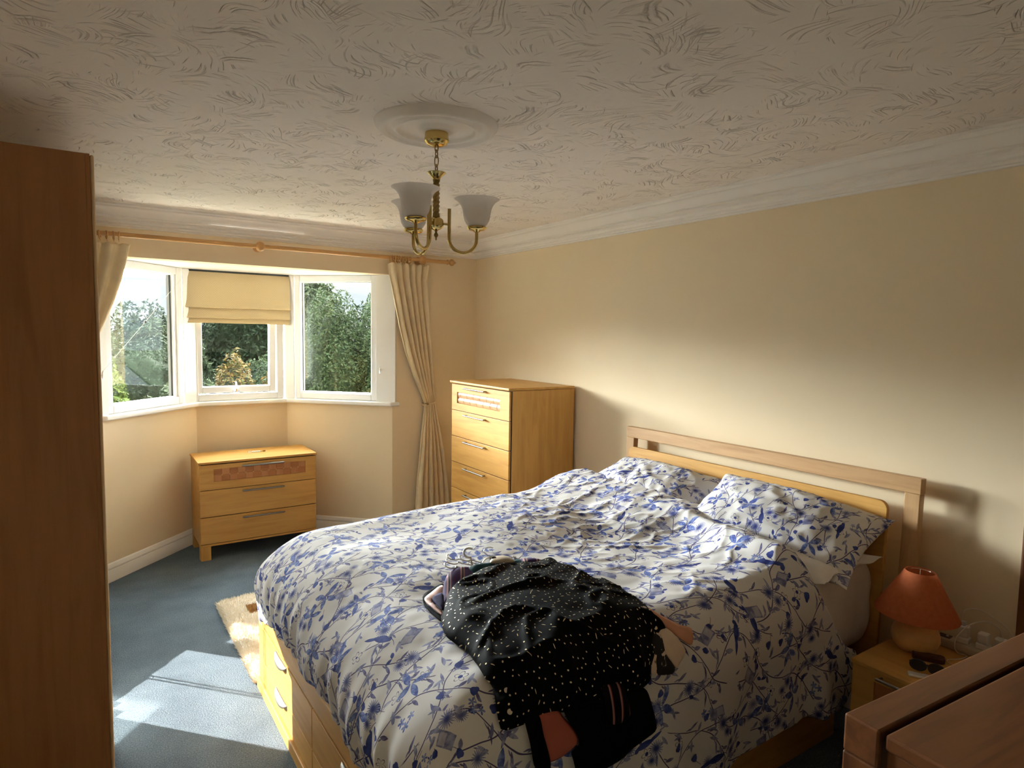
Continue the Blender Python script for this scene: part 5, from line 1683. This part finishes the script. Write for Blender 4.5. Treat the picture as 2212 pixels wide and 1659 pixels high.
    # hangers: only their hooks and necks come out of the heap
    def hanger(name, label, a, b, ang, r, tube, mat, lift, group=None, stand=0.35, block=False):
        p = dpt(a, b, lift); n = Vector(duvet_normal(np.array([a]), np.array([b]))[0])
        e1 = (dpt(a + math.cos(ang) * .02, b + math.sin(ang) * .02, lift) - p).normalized()
        e2 = n.cross(e1).normalized()
        e1 = (e1 + n * stand).normalized()
        t = thing(name, p, label, 'hanger', group)
        pts = [p - e1 * .07 + n * .0, p - e1 * .03, p]
        c = p + e1 * (.012 + r)
        for k in range(17):
            th = -PI * .72 + PI * 1.45 * k / 16
            pts.append(c + e1 * (r * math.sin(th) * 1.0) * 1 + e2 * (r * math.cos(th)))
        pts = pts[:2] + [c - e1 * r * 1.02] + pts[5:]
        MB().tube(pts, tube, 10).build('hook', mat, t, smooth=70)
        sh = []
        for k in range(-6, 7):
            q = k / 6
            sh.append(p - e1 * (.075 + .05 * q * q) + e2 * (.15 * q) - n * (.012 * q * q))
        MB().tube(sh, max(tube, .0025), 8).build('shoulder_bar', mat, t, smooth=70)
        if block:
            Q = Matrix((e1, e2, n)).transposed().to_4x4(); Q.translation = p - e1 * .012
            MB().box(-.010, .010, -.009, .009, -.004, .010, Q).build('size_marker', M['black_plastic'], t, bevel=.003)
    hanger('coat_hanger', 'white plastic coat hanger hook standing above the pile', 1.128, 1.925, 1.25, .021, .0042, M['white_plastic'], .030, stand=.55)
    hanger('coat_hanger', 'wire coat hanger hook with a black square marker beside the white hook', 1.196, 1.885, 1.35, .024, .0018, M['chrome'], .036, stand=.40, block=True)
    for a, b, g, l in ((1.075, 1.915, 2.75, .022), (1.088, 1.925, 2.65, .030), (1.098, 1.940, 2.55, .034), (1.135, 1.918, 2.35, .030)):
        hanger('coat_hanger', 'thin silver wire coat hanger hook left of the white hook', a, b, g, .021, .0021, M['silver_wire'], l, 'silver hanger hooks on the bed', stand=.22)
clothes()

# ------------------------------------------------------------------ garden beyond the windows
rng = np.random.default_rng(11)
def foliage(name, label, cat, mat, blobs, n, size, ground=0.0, group=None, seed=0, elong=1.6, core='leaf_dark'):
    """blobs: (cx, cy, cz, rx, ry, rz).  leaves are small diamonds scattered over lumpy blobs; a rough inner mass closes the crown"""
    rg = np.random.default_rng(seed)
    vs, tot = [], sum(b[3] * b[5] + b[4] * b[5] for b in blobs)
    t = thing(name, (blobs[0][0], blobs[0][1], ground), label, cat, group)
    for b in blobs:
        k = int(n * (b[3] * b[5] + b[4] * b[5]) / tot)
        d = rg.normal(size=(k, 3)); d /= np.linalg.norm(d, axis=1, keepdims=True)
        lump = 1 + .16 * vfbm(d[:, 0] * 3 + seed, d[:, 1] * 3 + d[:, 2] * 4, 3, seed) 
        r = lump * (1 - .22 * rg.random(k) ** 2)
        c = np.array(b[:3]) + d * r[:, None] * np.array(b[3:])
        c[:, 2] = np.maximum(c[:, 2], ground + .03)
        nrm = d + rg.normal(size=(k, 3)) * .7; nrm /= np.linalg.norm(nrm, axis=1, keepdims=True)
        tg = np.cross(nrm, rg.normal(size=(k, 3))); tg /= np.linalg.norm(tg, axis=1, keepdims=True)
        bt = np.cross(nrm, tg)
        s = size * (.6 + .8 * rg.random(k))[:, None]
        vs.append(np.stack([c - tg * s * elong, c - bt * s * .55, c + tg * s * elong, c + bt * s * .55], 1).reshape(-1, 3))
    V = np.concatenate(vs); q = len(V) // 4
    me = bpy.data.meshes.new('leaves')
    V = V - np.array(ORG[t])
    me.vertices.add(len(V)); me.vertices.foreach_set('co', V.astype(np.float32).ravel())
    me.loops.add(4 * q); me.loops.foreach_set('vertex_index', np.arange(4 * q, dtype=np.int32))
    me.polygons.add(q); me.polygons.foreach_set('loop_start', np.arange(0, 4 * q, 4, dtype=np.int32)); me.polygons.foreach_set('loop_total', np.full(q, 4, dtype=np.int32))
    me.update(); me.validate()
    me.materials.append(mat)
    o = bpy.data.objects.new('leaves', me); C.objects.link(o); o.parent = t
    m = MB()
    for b in blobs:
        def f(u, v, b=b):
            a = 2 * PI * u; e = PI * (v - .5)
            d = Vector((math.cos(a) * math.cos(e), math.sin(a) * math.cos(e), math.sin(e)))
            r = .80 + .12 * mnoise.noise(d * 3 + Vector((seed, 0, 0)))
            return (b[0] + d.x * r * b[3], b[1] + d.y * r * b[4], max(ground, b[2] + d.z * r * b[5]))
        m.grid(f, 28, 16, closed_u=True)
    m.build('branches', M[core], t, smooth=60)
    return t

def outdoors():
    struct('ground', MB().box(-40, 60, 6.6, 90, -.42, -.32), M['grass'])
    struct('bounce_paving', MB().box(-8, 10, YB + .45, 6.6, -.42, -.30), M['gravel'])  # unseen pale strip added to bounce daylight up to the ceiling
    G = -.32
    foliage('shrub', 'yellow-green leafy shrub close outside the left window', 'shrub', M['leaf_bright'], [(.13, 7.7, .42, .30, .35, .88), (.36, 7.55, .20, .26, .3, .62)], 12000, .020, G, seed=1)
    foliage('shrub', 'rounded pale shrub low in the right corner of the left window', 'shrub', M['leaf_pale'], [(1.02, 8.3, .30, .40, .4, .84), (.62, 8.5, .05, .34, .3, .70)], 12000, .021, G, seed=2)
    foliage('hedge', 'dark clipped hedge seen across the left window', 'hedge', M['leaf_dark'], [(.62, 10.2, .40, .85, .5, 1.04), (-.6, 10.3, .40, .6, .5, 1.0)], 24000, .020, G, seed=3)
    foliage('feathery_shrub', 'feathery light green bush arching over the dark hedge', 'shrub', M['leaf_pale'], [(1.12, 11.7, .70, .62, .5, .95)], 11000, .022, G, seed=4, elong=4.0)
    foliage('shrub', 'soft green bush left of the feathery one, beside the curtain', 'shrub', M['leaf_mid'], [(.12, 12.4, .75, .50, .5, 1.12)], 9000, .026, G, seed=5)
    foliage('flowering_shrub', 'orange-tinged shrub behind the middle window', 'shrub', M['leaf_autumn'], [(1.62, 8.7, .42, .30, .35, .86), (2.02, 8.6, .20, .28, .3, .80)], 14000, .018, G, seed=6)
    foliage('tree', 'dark tree filling the view behind the middle window', 'tree', M['leaf_dark'], [(2.75, 13.4, 1.25, 1.0, .8, 1.7)], 26000, .028, G, seed=7)
    foliage('hedge', 'olive hedge low behind the middle window', 'hedge', M['leaf_mid'], [(2.55, 10.4, .35, .72, .5, 1.0)], 14000, .022, G, seed=8)
    foliage('conifer_hedge', 'tall dark conifer hedge filling the right window', 'hedge', M['leaf_mid'], [(2.98, 9.0, .70, .48, .42, 1.40), (3.75, 8.8, .75, .55, .42, 1.40)], 46000, .016, G, seed=9)
    foliage('tree', 'light leafy tree rising above the conifer hedge', 'tree', M['leaf_pale'], [(3.72, 12.8, 1.75, .62, .6, .98)], 9000, .036, G, seed=10)
    foliage('shrub', 'small bright shrub at the foot of the conifer hedge', 'shrub', M['leaf_bright'], [(2.35, 7.5, .22, .22, .25, .62)], 4500, .018, G, seed=12)
    foliage('shrub', 'twiggy brownish bush low at the right edge of the right window', 'shrub', M['leaf_autumn'], [(3.05, 7.4, .30, .20, .25, .66)], 4500, .016, G, seed=13)
    for k, (x, y, rx, rz, mt, lb) in enumerate(((-1.6, 19, 1.5, 2.0, 'leaf_mid', 'distant tree at the left end of the skyline'), (1.35, 20, 1.15, 2.10, 'leaf_dark', 'distant dark tree on the skyline of the left window'), (3.9, 19.5, 1.1, 2.6, 'leaf_mid', 'distant tree on the skyline beside the middle window'), (6.6, 18, 1.2, 2.2, 'leaf_dark', 'distant tree behind the conifer hedge'), (9.6, 19, 1.6, 2.4, 'leaf_mid', 'distant tree farthest to the right of the bay'))):
        foliage('tree', lb, 'tree', M[mt], [(x, y, .0, rx, 1.0, rz)], 12000, .045, G, group=None, seed=20 + k)
    # far building with a mast on the skyline
    t = thing('tower_block', (2.6, 60, -.32), 'small distant tower with a mast on the skyline of the left window', 'tower')
    MB().box(2.15, 3.1, 60, 62, -.32, 4.0).build('tower', M['far_block'], t)
    MB().tube([(3.0, 60.5, 4.0), (3.0, 60.5, 5.6)], .06, 8).build('mast', M['far_block'], t)
outdoors()
